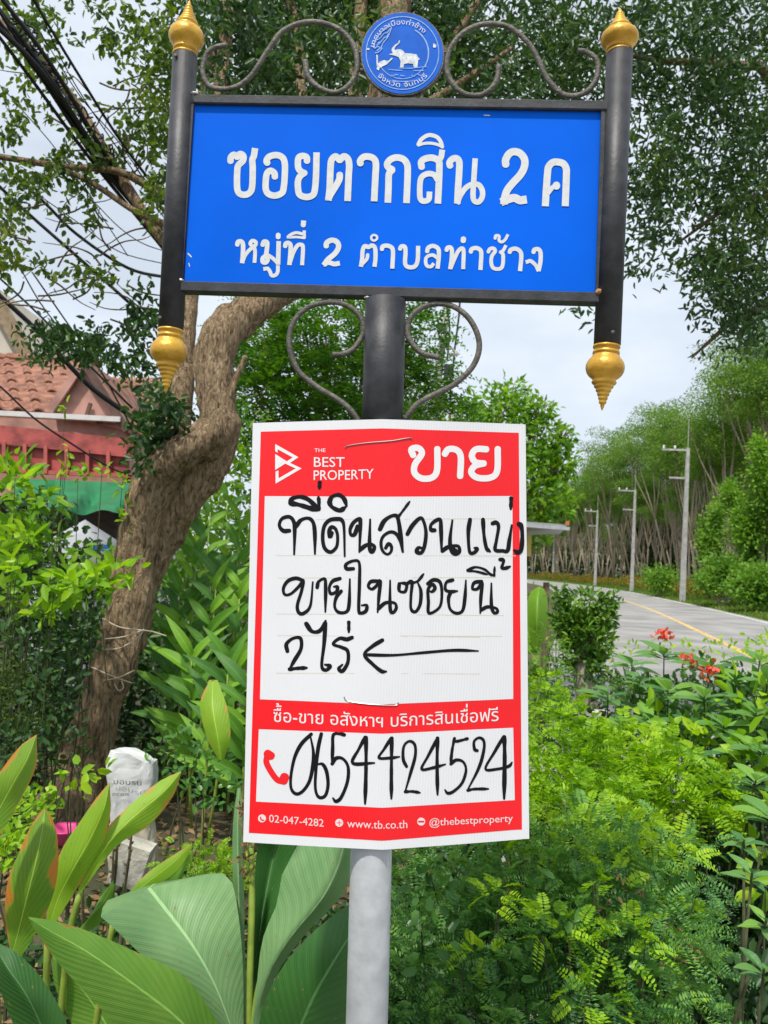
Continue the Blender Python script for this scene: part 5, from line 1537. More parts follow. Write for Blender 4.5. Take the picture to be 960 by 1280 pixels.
# the tip half of the same leaf, folded over and hanging behind
blade('leaf_tip', [(126, 1146, 1.75), (135, 1125, 1.9), (180, 1120, 2.1)], [(186, 1110, 1.95), (200, 1102, 2.1), (215, 1120, 2.25)], [(262, 1092, 2.05), (250, 1096, 2.2), (235, 1120, 2.3)], B_PALE, canna, n=6)
blade('leaf', [(35, 1146, 1.55), (52, 1148, 1.56), (100, 1160, 1.62), (170, 1190, 1.7), (235, 1225, 1.78), (285, 1300, 1.85)], [(35, 1146, 1.55), (60, 1162, 1.56), (110, 1190, 1.6), (170, 1232, 1.66), (230, 1280, 1.74), (262, 1330, 1.8)],
      [(35, 1146, 1.55), (48, 1170, 1.56), (78, 1210, 1.58), (120, 1255, 1.62), (170, 1310, 1.68), (210, 1350, 1.74)], B_MID, canna, cup=.04)
blade('leaf', [(380, 1040, 2.0), (366, 1068, 1.98), (352, 1095, 1.96), (346, 1130, 1.94), (328, 1175, 1.92), (320, 1240, 1.9), (312, 1310, 1.9)], [(432, 1040, 1.86), (426, 1075, 1.84), (404, 1122, 1.84), (366, 1168, 1.86), (338, 1212, 1.88), (322, 1262, 1.9), (314, 1310, 1.9)],
      [(446, 1040, 1.98), (442, 1080, 1.96), (425, 1122, 1.94), (384, 1165, 1.93), (348, 1214, 1.92), (328, 1266, 1.91), (318, 1310, 1.9)], B_PALE, canna, cup=.05, label='pale leaf with its underside curled beneath the poster')
blade('leaf', [(335, 1030, 2.25), (322, 1060, 2.25), (318, 1110, 2.22), (316, 1170, 2.15), (312, 1230, 2.1)], [(352, 1030, 2.3), (342, 1070, 2.3), (332, 1120, 2.26), (322, 1180, 2.2), (314, 1240, 2.1)], [(372, 1030, 2.25), (366, 1075, 2.25), (350, 1120, 2.22), (332, 1180, 2.15), (318, 1250, 2.1)], B_DEEP, canna)
blade('leaf', [(452, 1120, 1.75), (425, 1138, 1.76), (388, 1168, 1.78), (352, 1210, 1.8), (328, 1262, 1.82), (318, 1320, 1.85)], [(462, 1130, 1.72), (440, 1165, 1.72), (418, 1200, 1.72), (392, 1245, 1.74), (372, 1290, 1.78), (350, 1330, 1.82)],
      [(470, 1140, 1.76), (470, 1185, 1.76), (462, 1230, 1.76), (450, 1280, 1.78), (420, 1330, 1.8), (390, 1350, 1.82)], B_DEEP, canna, cup=.05, label='dark ribbed leaf low against the pole')
blade('leaf', [(297, 985, 2.1), (291, 1030, 2.08), (291, 1100, 2.05), (293, 1180, 2.0), (298, 1240, 1.97), (306, 1300, 1.95)], [(299, 985, 2.1), (297, 1030, 2.06), (298, 1100, 2.02), (300, 1180, 1.98), (303, 1240, 1.95), (308, 1300, 1.93)],
      [(301, 985, 2.1), (304, 1030, 2.08), (305, 1100, 2.05), (306, 1180, 2.0), (308, 1240, 1.97), (310, 1300, 1.95)], B_PALE, canna, label='rolled upright young leaf')
for pts, r in (([(313, 1050, 2.0), (315, 1120, 1.98), (313, 1200, 1.95), (310, 1320, 1.92)], 4.2), ([(352, 1130, 1.95), (338, 1185, 1.95), (322, 1240, 1.93), (312, 1320, 1.92)], 3.6)):
    P = [at(x, y, Yc) for x, y, Yc in [tuple(q) for q in spline(pts, 5)]]; P.append(Vector((P[-1].x, 1.95, 0)))
    tube(P, r * 1.95 / 1000, 9).build('stalk', M_STALK, canna, smooth=True)
# dry flower head at the poster's lower left corner
mb = []
c = np.array([tuple(at(306 + rng.normal() * 4, y, 1.97)) for y in rng.uniform(985, 1105, 46)])
V, F = leaf_arrays(c, norm(rng.normal(size=c.shape) * .6 + np.array([0, -.1, .7])), rand_dirs(len(c)), rng.uniform(.012, .035, len(c)), .009, OVAL)
np_mesh('dry_flower_head', V, F, G_DRY, canna)
for k in range(3):
    c = at(308 + k * 2, 1010 - k * 7, 1.95); lathe(c, (.2, 0, 1), [(0, .004), (.008, .009), (.016, .008), (.022, .003)], 8).build('bud', M_STALK, canna, smooth=True)

ginger = empty('spider_ginger_plant', (at(60, 1260, 1.75).x, 2.2, 0), 'yellow-green ginger plant with brown edged pointed leaves in the lower left corner', 'plant')
def lf(name, l, m_, r, mt_, Y, par, **k): return blade(name, [(x, y, Y + d) for x, y, d in l], [(x, y, Y + d) for x, y, d in m_], [(x, y, Y + d) for x, y, d in r], mt_, par, **k)
lf('leaf', [(137, 978, 0), (120, 998, 0), (98, 1030, 0), (78, 1060, 0), (64, 1100, 0), (58, 1150, 0)], [(137, 978, 0), (130, 1010, -.03), (112, 1050, -.03), (92, 1085, -.03), (74, 1120, 0), (62, 1155, 0)], [(137, 978, 0), (138, 1018, 0), (127, 1060, 0), (106, 1095, 0), (84, 1130, 0), (64, 1162, 0)], B_LIME, 1.95, ginger)
lf('leaf', [(55, 1010, 0), (40, 1030, 0), (24, 1065, 0), (10, 1100, 0), (6, 1145, 0), (12, 1185, 0)], [(56, 1010, 0), (52, 1042, -.04), (44, 1080, -.05), (34, 1120, -.04), (24, 1160, 0), (16, 1190, 0)], [(57, 1010, 0), (70, 1035, 0), (73, 1080, 0), (66, 1120, 0), (46, 1165, 0), (24, 1200, 0)], B_BROWN, 1.7, ginger, label='dark leaf with orange-brown ragged edges')
lf('leaf', [(227, 964, .12), (200, 976, .1), (165, 1004, .06), (138, 1030, .03), (122, 1058, 0), (98, 1110, 0)], [(227, 964, .12), (204, 990, .07), (170, 1018, .04), (143, 1045, .0), (122, 1075, 0), (98, 1114, 0)], [(227, 964, .12), (216, 996, .1), (186, 1032, .06), (150, 1054, .03), (126, 1082, 0), (100, 1118, 0)], B_LIME, 1.95, ginger)
lf('leaf', [(240, 1054, .1), (215, 1070, .07), (188, 1088, .03), (164, 1112, 0), (140, 1145, 0)], [(240, 1056, .1), (214, 1080, .06), (188, 1100, .02), (164, 1120, 0), (142, 1150, 0)], [(240, 1060, .1), (222, 1088, .07), (194, 1108, .03), (168, 1128, 0), (144, 1156, 0)], B_LIME, 2.0, ginger)
lf('leaf', [(238, 1068, .1), (216, 1090, .1), (190, 1112, .1), (165, 1135, .1)], [(239, 1070, .1), (219, 1094, .1), (194, 1118, .08), (168, 1142, .1)], [(240, 1072, .1), (223, 1100, .1), (198, 1124, .1), (170, 1150, .1)], B_MID, 2.0, ginger)
lf('leaf', [(46, 918, 0), (26, 932, 0), (5, 958, 0), (-12, 985, 0), (-25, 1030, 0)], [(46, 918, 0), (34, 948, -.02), (16, 980, -.02), (0, 1010, 0), (-18, 1045, 0)], [(46, 920, 0), (45, 958, 0), (28, 995, 0), (10, 1028, 0), (-12, 1062, 0)], B_BROWN, 1.6, ginger)
lf('leaf', [(112, 1150, 0), (126, 1120, 0), (136, 1108, 0), (142, 1100, .0)], [(100, 1160, 0), (118, 1140, -.02), (130, 1126, 0), (142, 1104, 0)], [(96, 1172, 0), (118, 1160, 0), (136, 1140, 0), (144, 1106, 0)], B_MID, 2.05, ginger)
lf('leaf', [(0, 1180, 0), (20, 1190, 0), (50, 1220, 0), (80, 1270, 0), (95, 1320, 0)], [(-5, 1186, 0), (10, 1210, -.03), (34, 1245, -.03), (55, 1290, 0), (70, 1330, 0)], [(-8, 1190, 0), (-2, 1230, 0), (12, 1270, 0), (32, 1310, 0), (50, 1340, 0)], B_DEEP, 1.6, ginger)
lf('leaf', [(70, 1190, 0), (95, 1196, 0), (140, 1230, 0), (175, 1290, 0)], [(66, 1196, 0), (86, 1216, -.02), (120, 1260, 0), (150, 1310, 0)], [(64, 1200, 0), (70, 1236, 0), (95, 1290, 0), (120, 1330, 0)], B_MID, 2.0, ginger)
for pts in ([(60, 1155, 1.95), (58, 1220, 1.95), (55, 1330, 2.0)], [(16, 1190, 1.72), (25, 1260, 1.8), (30, 1330, 1.9)], [(100, 1115, 1.96), (85, 1180, 1.96), (70, 1330, 2.0)], [(142, 1150, 2.0), (130, 1220, 2.0), (110, 1330, 2.0)], [(-18, 1045, 1.6), (-10, 1150, 1.7), (0, 1330, 1.9)]):
    P = [at(x, y, Yc) for x, y, Yc in [tuple(q) for q in spline(pts, 4)]]; P.append(Vector((P[-1].x, P[-1].y, 0)))
    tube(P, .008, 7).build('stalk', M_STALK, ginger, smooth=True)
sp = empty('dry_flower_spikes', (at(150, 1130, 2.2).x, 2.2, 0), 'thin brown dry flower spikes rising among the ginger leaves', 'plant')
for x0, y0, x1, y1 in ((148, 1035, 140, 1130), (166, 1028, 155, 1115), (100, 1075, 104, 1160), (142, 1060, 136, 1160)):
    P = [at(x0, y0, 2.15), at((x0 + x1) / 2 + 1, (y0 + y1) / 2, 2.17), at(x1, y1, 2.2)]; P.append(Vector((P[-1].x, P[-1].y, 0)))
    mb = tube(P, [.0025, .004, .004, .004], 6)
    for k in range(14):
        c = P[0].lerp(P[2], k / 16); lathe(c, (random.uniform(-1, 1), random.uniform(-1, 1), .8), [(0, .001), (.006, .004), (.012, .001)], 5, mb)
    mb.build('spike', M_TWIG, sp)

# ================================================================== ginger clump right of the trunk: every leaf a piece
def lance_mesh(L, W, bend, m, n=9, name='leaf'):
    V, uv = [], []
    for i in range(n + 1):
        t = i / n; w = W * (math.sin(math.pi * min(1, t * 1.0 + .02)) ** .75) * (1 - .35 * t) + .001
        for k in (-2, -1, 0, 1, 2):
            V.append((k / 2 * w / 2, L * t, -bend * L * t * t + abs(k) / 2 * w * .28)); uv.append((.5 + k * .25, 1 - t))
    F = [(i * 5 + k, i * 5 + k + 1, (i + 1) * 5 + k + 1, (i + 1) * 5 + k) for i in range(n) for k in range(4)]
    me = bpy.data.meshes.new(name); me.from_pydata(V, [], F); me.materials.append(m)
    me.polygons.foreach_set('use_smooth', [True] * len(F))
    l = me.uv_layers.new(name='UVMap'); vi = np.empty(len(me.loops), dtype=np.int32); me.loops.foreach_get('vertex_index', vi)
    l.data.foreach_set('uv', np.asarray(uv, dtype=np.float32)[vi].ravel()); me.update()
    return me
def put_leaf(me, p, d, up, parent, sc=1.0, name='leaf'):
    d = Vector(d).normalized(); x = d.cross(Vector(up)).normalized(); z = x.cross(d)
    o = bpy.data.objects.new(name, me); COL.objects.link(o); o.parent = parent
    Mx = Matrix((x, d, z)).transposed().to_4x4()
    o.matrix_local = Matrix.Translation(Vector(p) - ORG[parent.name]) @ Mx @ Matrix.Scale(sc, 4)
    return o
GL = [lance_mesh(.26, .078, .55, bigleafmat('ginger_blade_a', (.09, .27, .02), (.19, .40, .03), (.4, .35, .05), .0, .4, veins=7)),
      lance_mesh(.24, .072, .75, bigleafmat('ginger_blade_b', (.17, .40, .02), (.30, .54, .03), (.4, .35, .05), .0, .4, veins=7)),
      lance_mesh(.26, .080, .6, bigleafmat('ginger_blade_c', (.06, .19, .025), (.12, .29, .04), (.4, .35, .05), .0, .3, veins=7))]
def ginger_clump(stems, lab, H0=None):
    g = empty('ginger_clump', (at(stems[0][0], 900, stems[0][2]).x, stems[0][2], 0), lab, 'plant', 'ginger plants between trunk and poster')
    k = 0
    for (px_, pt, Yc, lean) in stems:
        top = at(px_, pt, Yc); base = Vector((top.x - lean, top.y + .05, 0))
        P = [base.lerp(top, t) + Vector((lean * .3 * math.sin(t * 3), 0, 0)) for t in (0, .25, .5, .75, 1)]
        tube(P, [.009, .008, .007, .005, .003], 6).build('stem', M_STALK, g, smooth=True)
        N = 13
        for i in range(N):
            t = .38 + .62 * i / (N - 1); q = base.lerp(top, t); s = 1 if i % 2 else -1
            a = random.uniform(-.9, .9)
            put_leaf(random.choice(GL), q, (s * math.cos(a) * random.uniform(.3, 1), -abs(math.sin(a)) * .8 - .1, .6 + .9 * t + random.uniform(-.7, .4)), (-s * .3 + random.uniform(-.4, .4), -1, .6), g, random.uniform(.7, 1.15))
            k += 1
    return g
ginger_clump([(262, 640, 5.0, .1), (285, 620, 5.3, -.05), (300, 650, 5.0, .0), (245, 690, 4.9, .12)], 'tall ginger clump just left of the poster, beside the leaning trunk')
ginger_clump([(225, 740, 4.9, .05), (270, 720, 4.7, .1), (300, 735, 4.7, .0)], 'middle ginger clump right of the cord-tied trunk')
ginger_clump([(240, 820, 4.4, -.05), (285, 830, 4.2, .06), (310, 860, 4.0, .0)], 'low ginger clump level with the phone number on the poster')
g = empty('ginger_clump', (at(275, 1000, 3.4).x, 3.4, 0), 'single drooping yellow-green leaf plant touching the poster at number height', 'plant', 'ginger plants between trunk and poster')
blade('leaf', [(262, 850, 3.5), (250, 880, 3.45), (258, 920, 3.4), (272, 948, 3.38)], [(266, 850, 3.5), (266, 885, 3.4), (272, 920, 3.36), (276, 950, 3.36)], [(272, 850, 3.5), (284, 885, 3.42), (288, 920, 3.38), (280, 950, 3.38)], B_LIME, g)
tube([at(266, 850, 3.5), at(262, 900, 3.5), (at(262, 900, 3.5).x, 3.5, 0)], .006, 6).build('stem', M_STALK, g)

# ================================================================== undergrowth on the left
def scrub(name, label, cat, blobs, ll, lw, m, dens, tpl=OVAL, group=None, kind='leaf', pairs=7, droop=.3, part='foliage', dirup=.3, core=None, stem_n=2, rnd=.35):
    """blobs: (px, py, Y, rx px, rz px)"""
    c0 = at(blobs[0][0], blobs[0][1], blobs[0][2])
    root = empty(name, (c0.x, c0.y, 0), label, cat, group)
    Vs = []; mb = MB()
    for (px_, py_, Yc, rx, rz) in blobs:
        c = at(px_, py_, Yc); r = rx * Yc / 1000; h = rz * Yc / 1000; ry = min(r, .9) * .8
        n = int(dens * rx * rz / 1000)
        P, d = ell(n, tuple(c), (r, ry, h), .15)
        if kind == 'frond':
            D = norm(d * .8 + rng.normal(size=d.shape) * .5 + np.array([0, -.1, dirup]))
            Vs.append(frond_arrays(P, D, rng.uniform(.55, 1.35, n) * ll * pairs * .45, pairs, ll, lw, droop, tpl))
        else:
            D = norm(d * .7 + rng.normal(size=d.shape) * .7 + np.array([0, -.1, dirup]))
            Vs.append(leaf_arrays(P, D, norm(rng.normal(size=d.shape) * .5 + np.array([0, -.45, 1])), rng.uniform(.6, 1.25, n) * ll, lw, tpl))
        for k in range(stem_n):
            q = Vector(P[k % n]); b = Vector((c.x + random.uniform(-.5, .5) * r, c.y + random.uniform(-.3, .3) * ry, 0))
            tube([b, b.lerp(q, .5) + Vector((random.uniform(-.05, .05), 0, 0)), q], [.006, .004, .0015], 5, mb, caps=False)
    V, F = join(Vs)
    np_mesh(part, V, F, m, root)
    if stem_n: mb.build('stem', M_STEM, root)
    return root
scrub('weedy_shrub', 'bright lime leafed shrub at the left edge below the red parapet', 'shrub', [(20, 620, 4.3, 45, 50), (60, 680, 4.2, 50, 26), (10, 690, 4.2, 35, 40), (100, 730, 4.1, 50, 24), (30, 745, 4.1, 45, 25)], .085, .042, G_BRIGHT, 44)
scrub('weedy_shrub', 'pale lime sprays leaning over the darker shrub toward the trunk', 'shrub', [(15, 600, 4.0, 24, 10), (62, 625, 4.0, 12, 10), (25, 670, 4.0, 30, 10), (100, 728, 3.9, 46, 12), (145, 712, 4.0, 28, 8), (50, 765, 3.9, 24, 8), (25, 710, 3.9, 26, 10)], .10, .042, G_LIME, 90, stem_n=1)
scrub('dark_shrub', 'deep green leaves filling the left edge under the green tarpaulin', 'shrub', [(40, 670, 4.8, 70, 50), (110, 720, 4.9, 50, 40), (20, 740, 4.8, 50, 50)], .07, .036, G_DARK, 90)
scrub('creeper', 'thin vine with yellow-green leaves hanging in front of the red parapet', 'vine', [(84, 510, 4.4, 5, 10), (82, 560, 4.4, 5, 8), (84, 590, 4.4, 7, 12), (102, 592, 4.4, 7, 12), (132, 590, 4.4, 9, 8), (155, 606, 4.5, 12, 10), (160, 640, 4.5, 8, 22)], .06, .03, G_LIME, 120, stem_n=1)
scrub('dark_shrub', 'shaded dark shrub left of the leaning trunk', 'shrub', [(30, 810, 4.8, 60, 50), (90, 790, 5.0, 50, 40), (40, 880, 4.6, 60, 60), (90, 900, 5.2, 40, 60), (20, 960, 4.4, 45, 50), (110, 850, 5.2, 40, 60)], .06, .028, G_DARK, 130)  # dark leaf colour stands for the deep shade left of the trunk
scrub('shade_foliage', 'dark tangled foliage in the shade below the lime shrub', 'shrub', [(45, 800, 3.9, 50, 26), (95, 800, 4.0, 34, 34), (70, 860, 3.9, 40, 40), (20, 930, 3.7, 40, 30), (80, 930, 3.9, 36, 36)], .055, .026, G_DARK, 75, stem_n=1)  # deep green leaf colour added to read as shade under the lime shrub
scrub('small_leaved_bush', 'small leaved bush in half shade at the far left, under the lime shrub', 'bush', [(25, 890, 3.9, 42, 50), (10, 850, 3.9, 30, 30)], .022, .013, G_LEFT, 420, tpl=DIAMOND)
scrub('background_shrub', 'mixed green shrub behind the green tarpaulin and the trunk', 'shrub', [(30, 665, 7.5, 45, 12), (120, 690, 7.5, 40, 10), (270, 660, 9, 60, 60), (310, 600, 9, 40, 60), (290, 520, 9.4, 40, 40), (240, 700, 8.5, 60, 60), (320, 700, 8.5, 50, 80), (100, 720, 7, 60, 30), (20, 720, 7, 60, 40), (220, 650, 8, 40, 70), (270, 600, 8, 45, 70), (300, 560, 8.4, 40, 50), (220, 760, 7, 60, 80), (290, 740, 7, 50, 100), (150, 800, 7, 80, 60), (210, 590, 8.5, 25, 40)], .10, .05, G_BRIGHT, 80)
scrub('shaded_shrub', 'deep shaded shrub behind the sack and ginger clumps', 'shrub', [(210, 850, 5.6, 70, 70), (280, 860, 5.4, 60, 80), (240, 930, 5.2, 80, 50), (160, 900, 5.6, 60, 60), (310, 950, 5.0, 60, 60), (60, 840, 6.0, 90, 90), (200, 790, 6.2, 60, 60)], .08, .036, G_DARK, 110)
scrub('oval_leaved_sprig', 'small bright oval leaved sprig before the trunk foot', 'plant', [(110, 965, 3.0, 22, 18), (92, 990, 3.0, 20, 16)], .055, .034, G_LIME, 26, stem_n=3)
scrub('oval_leaved_shrub', 'soft green oval leaved shrub right of the white sack', 'shrub', [(245, 960, 3.4, 45, 28), (270, 990, 3.2, 34, 24), (225, 930, 3.6, 40, 24)], .040, .024, G_BROAD, 65)
scrub('ground_cover_plant', 'fresh green low plant at the left edge above the brown edged leaf', 'plant', [(20, 1020, 2.8, 40, 30), (10, 1060, 2.6, 30, 30), (50, 1000, 3.0, 24, 16)], .035, .018, G_LIME, 150)
scrub('ground_cover_plant', 'low bright fern-like plant behind the broad pale leaf', 'plant', [(255, 1070, 2.7, 45, 14), (290, 1090, 2.6, 40, 20), (220, 1090, 2.7, 30, 12)], .012, .006, G_LIME, 160, kind='frond', tpl=DIAMOND)
scrub('ground_cover_plant', 'dark low plants under the canna and ginger stalks', 'plant', [(60, 1210, 2.3, 90, 50), (180, 1160, 2.5, 80, 40), (150, 1240, 2.3, 90, 50), (380, 1200, 2.4, 90, 80), (260, 1170, 2.5, 60, 50)], .035, .018, G_DARK, 110)
# leaf litter
n = 5200
Q = np.column_stack([rng.uniform(-3.2, .6, n), rng.uniform(1.9, 6.5, n), rng.uniform(.002, .03, n)])
V, F = leaf_arrays(Q, norm(rng.normal(size=(n, 3)) * np.array([1, 1, .15])), norm(rng.normal(size=(n, 3)) * .3 + np.array([0, 0, 1])), rng.uniform(.03, .09, n), .03, DIAMOND)
tag(np_mesh('leaf_litter', V, F, G_DRY), 'brown fallen leaves and twigs under the twisted tree', 'leaves', kind='stuff')

# white printed sack, folded upright
sack = empty('printed_sack', (at(162, 1100, 3.6).x, 3.6, 0), 'crumpled white printed sack standing beside the trunk foot', 'sack')
from mathutils import noise as mnoise
def sackpt(t, h):
    top, bot = at(163, 940, 3.55), at(163, 1104, 3.55)
    cx = top.x + (bot.x - top.x) * (1 - h) ; z = bot.z * (1 - h) + top.z * h
    w = .098 + .01 * math.sin(h * 9); dpt = .06
    c_, s_ = math.cos(t), math.sin(t)
    x = cx + w * (abs(c_) ** .45) * (1 if c_ > 0 else -1) * (1 - .25 * max(0, h - .9) * 10 * .5); y = 3.58 + dpt * (abs(s_) ** .6) * (1 if s_ > 0 else -1)
    q = Vector((x, y, z - (.05 * max(0, (x - cx) / w) if h > .95 else 0)))
    nn = mnoise.noise(Vector((q.x * 20, q.y * 20, q.z * 6))) * .012 - abs(mnoise.noise(Vector((q.x * 45, q.y * 45, q.z * 17)))) * .008
    return q + Vector((c_, s_, .2)) * nn
def sk_rows(h0, h1, nn):
    V, F = [], []
    for j in range(nn + 1):
        for i in range(40): V.append(sackpt(2 * math.pi * i / 40, h0 + (h1 - h0) * j / nn))
    for j in range(nn):
        for i in range(40): F.append((j * 40 + i, j * 40 + (i + 1) % 40, (j + 1) * 40 + (i + 1) % 40, (j + 1) * 40 + i))
    F.append(tuple(range(nn * 40, nn * 40 + 40))); F.append(tuple(range(40))[::-1])
    return V, F
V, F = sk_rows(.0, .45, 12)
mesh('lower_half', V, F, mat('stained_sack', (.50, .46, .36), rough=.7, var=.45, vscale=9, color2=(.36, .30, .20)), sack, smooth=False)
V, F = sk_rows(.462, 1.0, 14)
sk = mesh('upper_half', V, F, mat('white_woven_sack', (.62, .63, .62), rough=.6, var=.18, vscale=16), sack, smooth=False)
def sfs(px, py, l):
    d = ray(px, py); return CAM + d * ((3.503 - l) / d.y)
PB = MB(); type_line(PB, 'บอบรน', [(141, 980), (178, 982)], 9, sfs, .0, off=.03); type_line(PB, 'ตราชาง', [(140, 995), (162, 995)], 6.5, sfs, .0, off=.01)
PB.build('faded_print', mat('faded_black_print', (.05, .05, .06)), sk)
bowl = empty('pink_bowl', (at(82, 1040, 3.75).x, 3.75, .0), 'pink plastic bowl lying in the shade beside the trunk foot', 'bowl')
c = at(82, 1040, 3.75); lathe((c.x, c.y, max(c.z - .05, .0)), (0, 0, 1), [(0, .03), (.03, .05), (.06, .075), (.066, .08), (.07, .08), (.064, .07), (.03, .045)], 24).build('rim_and_body', mat('pink_plastic', (.62, .05, .22), rough=.35), bowl, smooth=True)
pv = empty('concrete_rubble', (at(165, 1085, 3.2).x, 3.3, 0), 'pale broken slab leaning under the sack', 'slab')
box(at(165, 1078, 3.3), (.13, .10, .16), M=Matrix.Rotation(.25, 3, 'Y')).build('slab_body', mat('pale_slab', (.52, .50, .42), rough=.9, var=.4, vscale=8, bump=.4), pv)

# ================================================================== shrubs on the right
# stump with fresh sprouts
st = empty('sprouting_stump', (at(735, 900, 5.6).x, 5.6, 0), 'pale pollarded stump with a bushy dark green crown beside the road', 'tree')
b = at(737, 890, 5.6)
mb = tube([(b.x + .02, 5.6, 0), (b.x, 5.6, b.z), at(731, 860, 5.6), at(727, 820, 5.6), at(728, 790, 5.6)], [.075, .068, .07, .062, .03], 14, rough=.05)
o = mb.build('trunk', mat('pale_stump_bark', (.42, .36, .27), rough=.9, var=.5, vscale=14, bump=.5), st, smooth=True)
Vs = []
for (x, y, rx, rz, n) in ((722, 785, 26, 26, 620), (742, 800, 22, 24, 420), (706, 772, 16, 20, 240), (756, 768, 16, 18, 200), (735, 830, 22, 20, 340), (730, 750, 30, 14, 170), (765, 752, 14, 10, 50), (700, 745, 12, 12, 50), (718, 815, 16, 22, 240)):
    c = at(x, y, 5.6); P, d = ell(n, tuple(c), (rx * .0056, rx * .0050, rz * .0056), .2)
    Vs.append(leaf_arrays(P, norm(d * .7 + rng.normal(size=d.shape) * .6 + np.array([0, 0, .35])), norm(rng.normal(size=d.shape) * .5 + np.array([0, -.4, 1])), rng.uniform(.04, .065, n), .026, OVAL))
V, F = join(Vs); np_mesh('crown', V, F, leafmat('sprout_leaf', [(.02, .07, .012), (.06, .16, .02), (.14, .28, .03), (.30, .46, .05)], trans=.3, clump=3), st)
# banana plant just right of the poster
ban = empty('banana_plant', (at(668, 850, 6.8).x, 6.8, 0), 'banana plant with one upright yellow-green leaf showing right beside the poster', 'plant')
blade('leaf', [(668, 736, 6.9), (661, 745, 6.85), (660, 770, 6.8), (662, 795, 6.8), (668, 815, 6.8)], [(674, 733, 6.9), (672, 750, 6.75), (671, 775, 6.7), (671, 800, 6.75), (670, 818, 6.8)], [(680, 736, 6.9), (684, 748, 6.85), (685, 770, 6.8), (682, 795, 6.8), (672, 815, 6.8)], B_BANANA, ban)
blade('leaf', [(640, 720, 7.1), (655, 735, 7.0), (662, 770, 6.9), (668, 815, 6.8)], [(636, 735, 7.1), (648, 755, 7.0), (658, 785, 6.9), (668, 818, 6.8)], [(632, 750, 7.1), (640, 775, 7.0), (652, 800, 6.9), (666, 822, 6.8)], B_BANANA, ban)
p = at(670, 815, 6.8); tube([p, (p.x, 6.8, 0)], [.03, .05], 8).build('stem', M_STALK, ban)
p = at(683, 728, 7.5); o = bar(p, (p.x + .02, 7.5, 0), .05, .05, up=Vector((0, 1, 0))).build('fence_post', M_TWIG, None)
tag(o, 'short dark post beside the banana leaf at the road edge', 'post')

scrub('fern_bush', 'lacy green bush between the poster and the sprouting stump', 'bush', [(680, 815, 4.6, 34, 26), (690, 850, 4.4, 30, 26), (672, 870, 4.2, 30, 40), (785, 860, 4.8, 26, 24)], .022, .010, leafmat('lacy_leaf', [(.03, .09, .012), (.07, .18, .018), (.15, .30, .025), (.28, .46, .03)], trans=.4, clump=3), 70, kind='frond', pairs=7, tpl=DIAMOND)
scrub('lime_bush', 'bright lime green bush right of the phone number', 'bush', [(700, 915, 3.2, 50, 36), (760, 950, 3.0, 70, 44), (690, 970, 2.9, 45, 40), (830, 975, 2.9, 60, 40), (740, 1000, 2.7, 80, 34), (880, 1000, 2.8, 50, 36), (680, 870, 3.5, 30, 26), (790, 925, 3.3, 40, 20)], .026, .0125, G_LIME, 62, kind='frond', pairs=7, tpl=OVAL, droop=.45)
scrub('feathery_bush', 'large dark green feathery bush filling the lower right beside the pole', 'bush',
      [(560, 1110, 2.25, 75, 60), (650, 1100, 2.2, 80, 60), (740, 1080, 2.2, 80, 60), (600, 1200, 2.1, 110, 70), (710, 1180, 2.05, 100, 80), (800, 1150, 2.1, 80, 70), (560, 1290, 2.0, 100, 60), (680, 1290, 1.95, 120, 60), (800, 1270, 2.0, 100, 70), (840, 1080, 2.4, 60, 40), (520, 1160, 2.5, 40, 60), (860, 1200, 2.3, 40, 60)],
      .0185, .0072, G_FERN, 34, kind='frond', pairs=12, tpl=DIAMOND, droop=.30, dirup=.35, stem_n=3)
scrub('broad_weed', 'broad grey-green leaves poking through the feathery bush near the pole', 'weed', [(560, 1180, 2.0, 60, 60), (650, 1230, 1.95, 60, 40), (540, 1110, 2.1, 30, 30), (700, 1130, 2.0, 60, 30), (780, 1220, 1.95, 60, 50), (830, 1120, 2.1, 40, 40), (620, 1290, 1.85, 80, 20)], .040, .024, G_BROAD, 13, stem_n=1)
scrub('dry_twigs', 'brown dry twigs and leaflets caught in the feathery bush', 'twigs', [(760, 1110, 2.0, 40, 30), (830, 1190, 2.0, 40, 40), (640, 1100, 2.1, 20, 20), (700, 1010, 2.3, 30, 10)], .022, .008, G_DRY, 26, stem_n=5)
scrub('feathery_bush', 'yellow-green sprays on top of the feathery bush under the poster corner', 'bush', [(700, 1040, 2.15, 50, 22), (780, 1030, 2.2, 60, 26), (830, 1070, 2.2, 40, 26), (760, 1100, 2.0, 30, 16), (620, 1120, 2.0, 26, 22), (850, 1140, 2.1, 24, 20), (640, 1070, 2.2, 16, 12), (600, 1190, 1.95, 26, 14), (690, 1160, 1.9, 40, 20), (780, 1180, 1.9, 40, 26), (740, 1250, 1.85, 50, 14)], .0175, .0080, G_LIME, 24, kind='frond', pairs=9, tpl=OVAL, droop=.30, dirup=.3, stem_n=2)
scrub('shaded_bush', 'deep green mass of shrub behind the feathery and lime bushes', 'bush', [(900, 1100, 3.0, 70, 80), (880, 1220, 2.9, 80, 80), (960, 1000, 3.4, 50, 80), (960, 1180, 3.0, 50, 110), (620, 1010, 3.6, 80, 60), (560, 1100, 3.4, 80, 80), (700, 1060, 3.4, 80, 60), (820, 1040, 3.6, 80, 50), (760, 880, 5.4, 90, 40), (900, 880, 5.0, 90, 50), (800, 940, 4.4, 90, 60), (930, 960, 4.0, 60, 70), (600, 1220, 3.0, 120, 90), (760, 1220, 3.0, 120, 90), (700, 1130, 3.1, 120, 60), (930, 1270, 2.5, 60, 60), (510, 1290, 2.5, 50, 50), (500, 1200, 2.8, 40, 50), (870, 1300, 2.6, 80, 50), (660, 900, 5.0, 60, 40), (720, 930, 4.6, 60, 30)], .055, .028, G_DARK, 150)

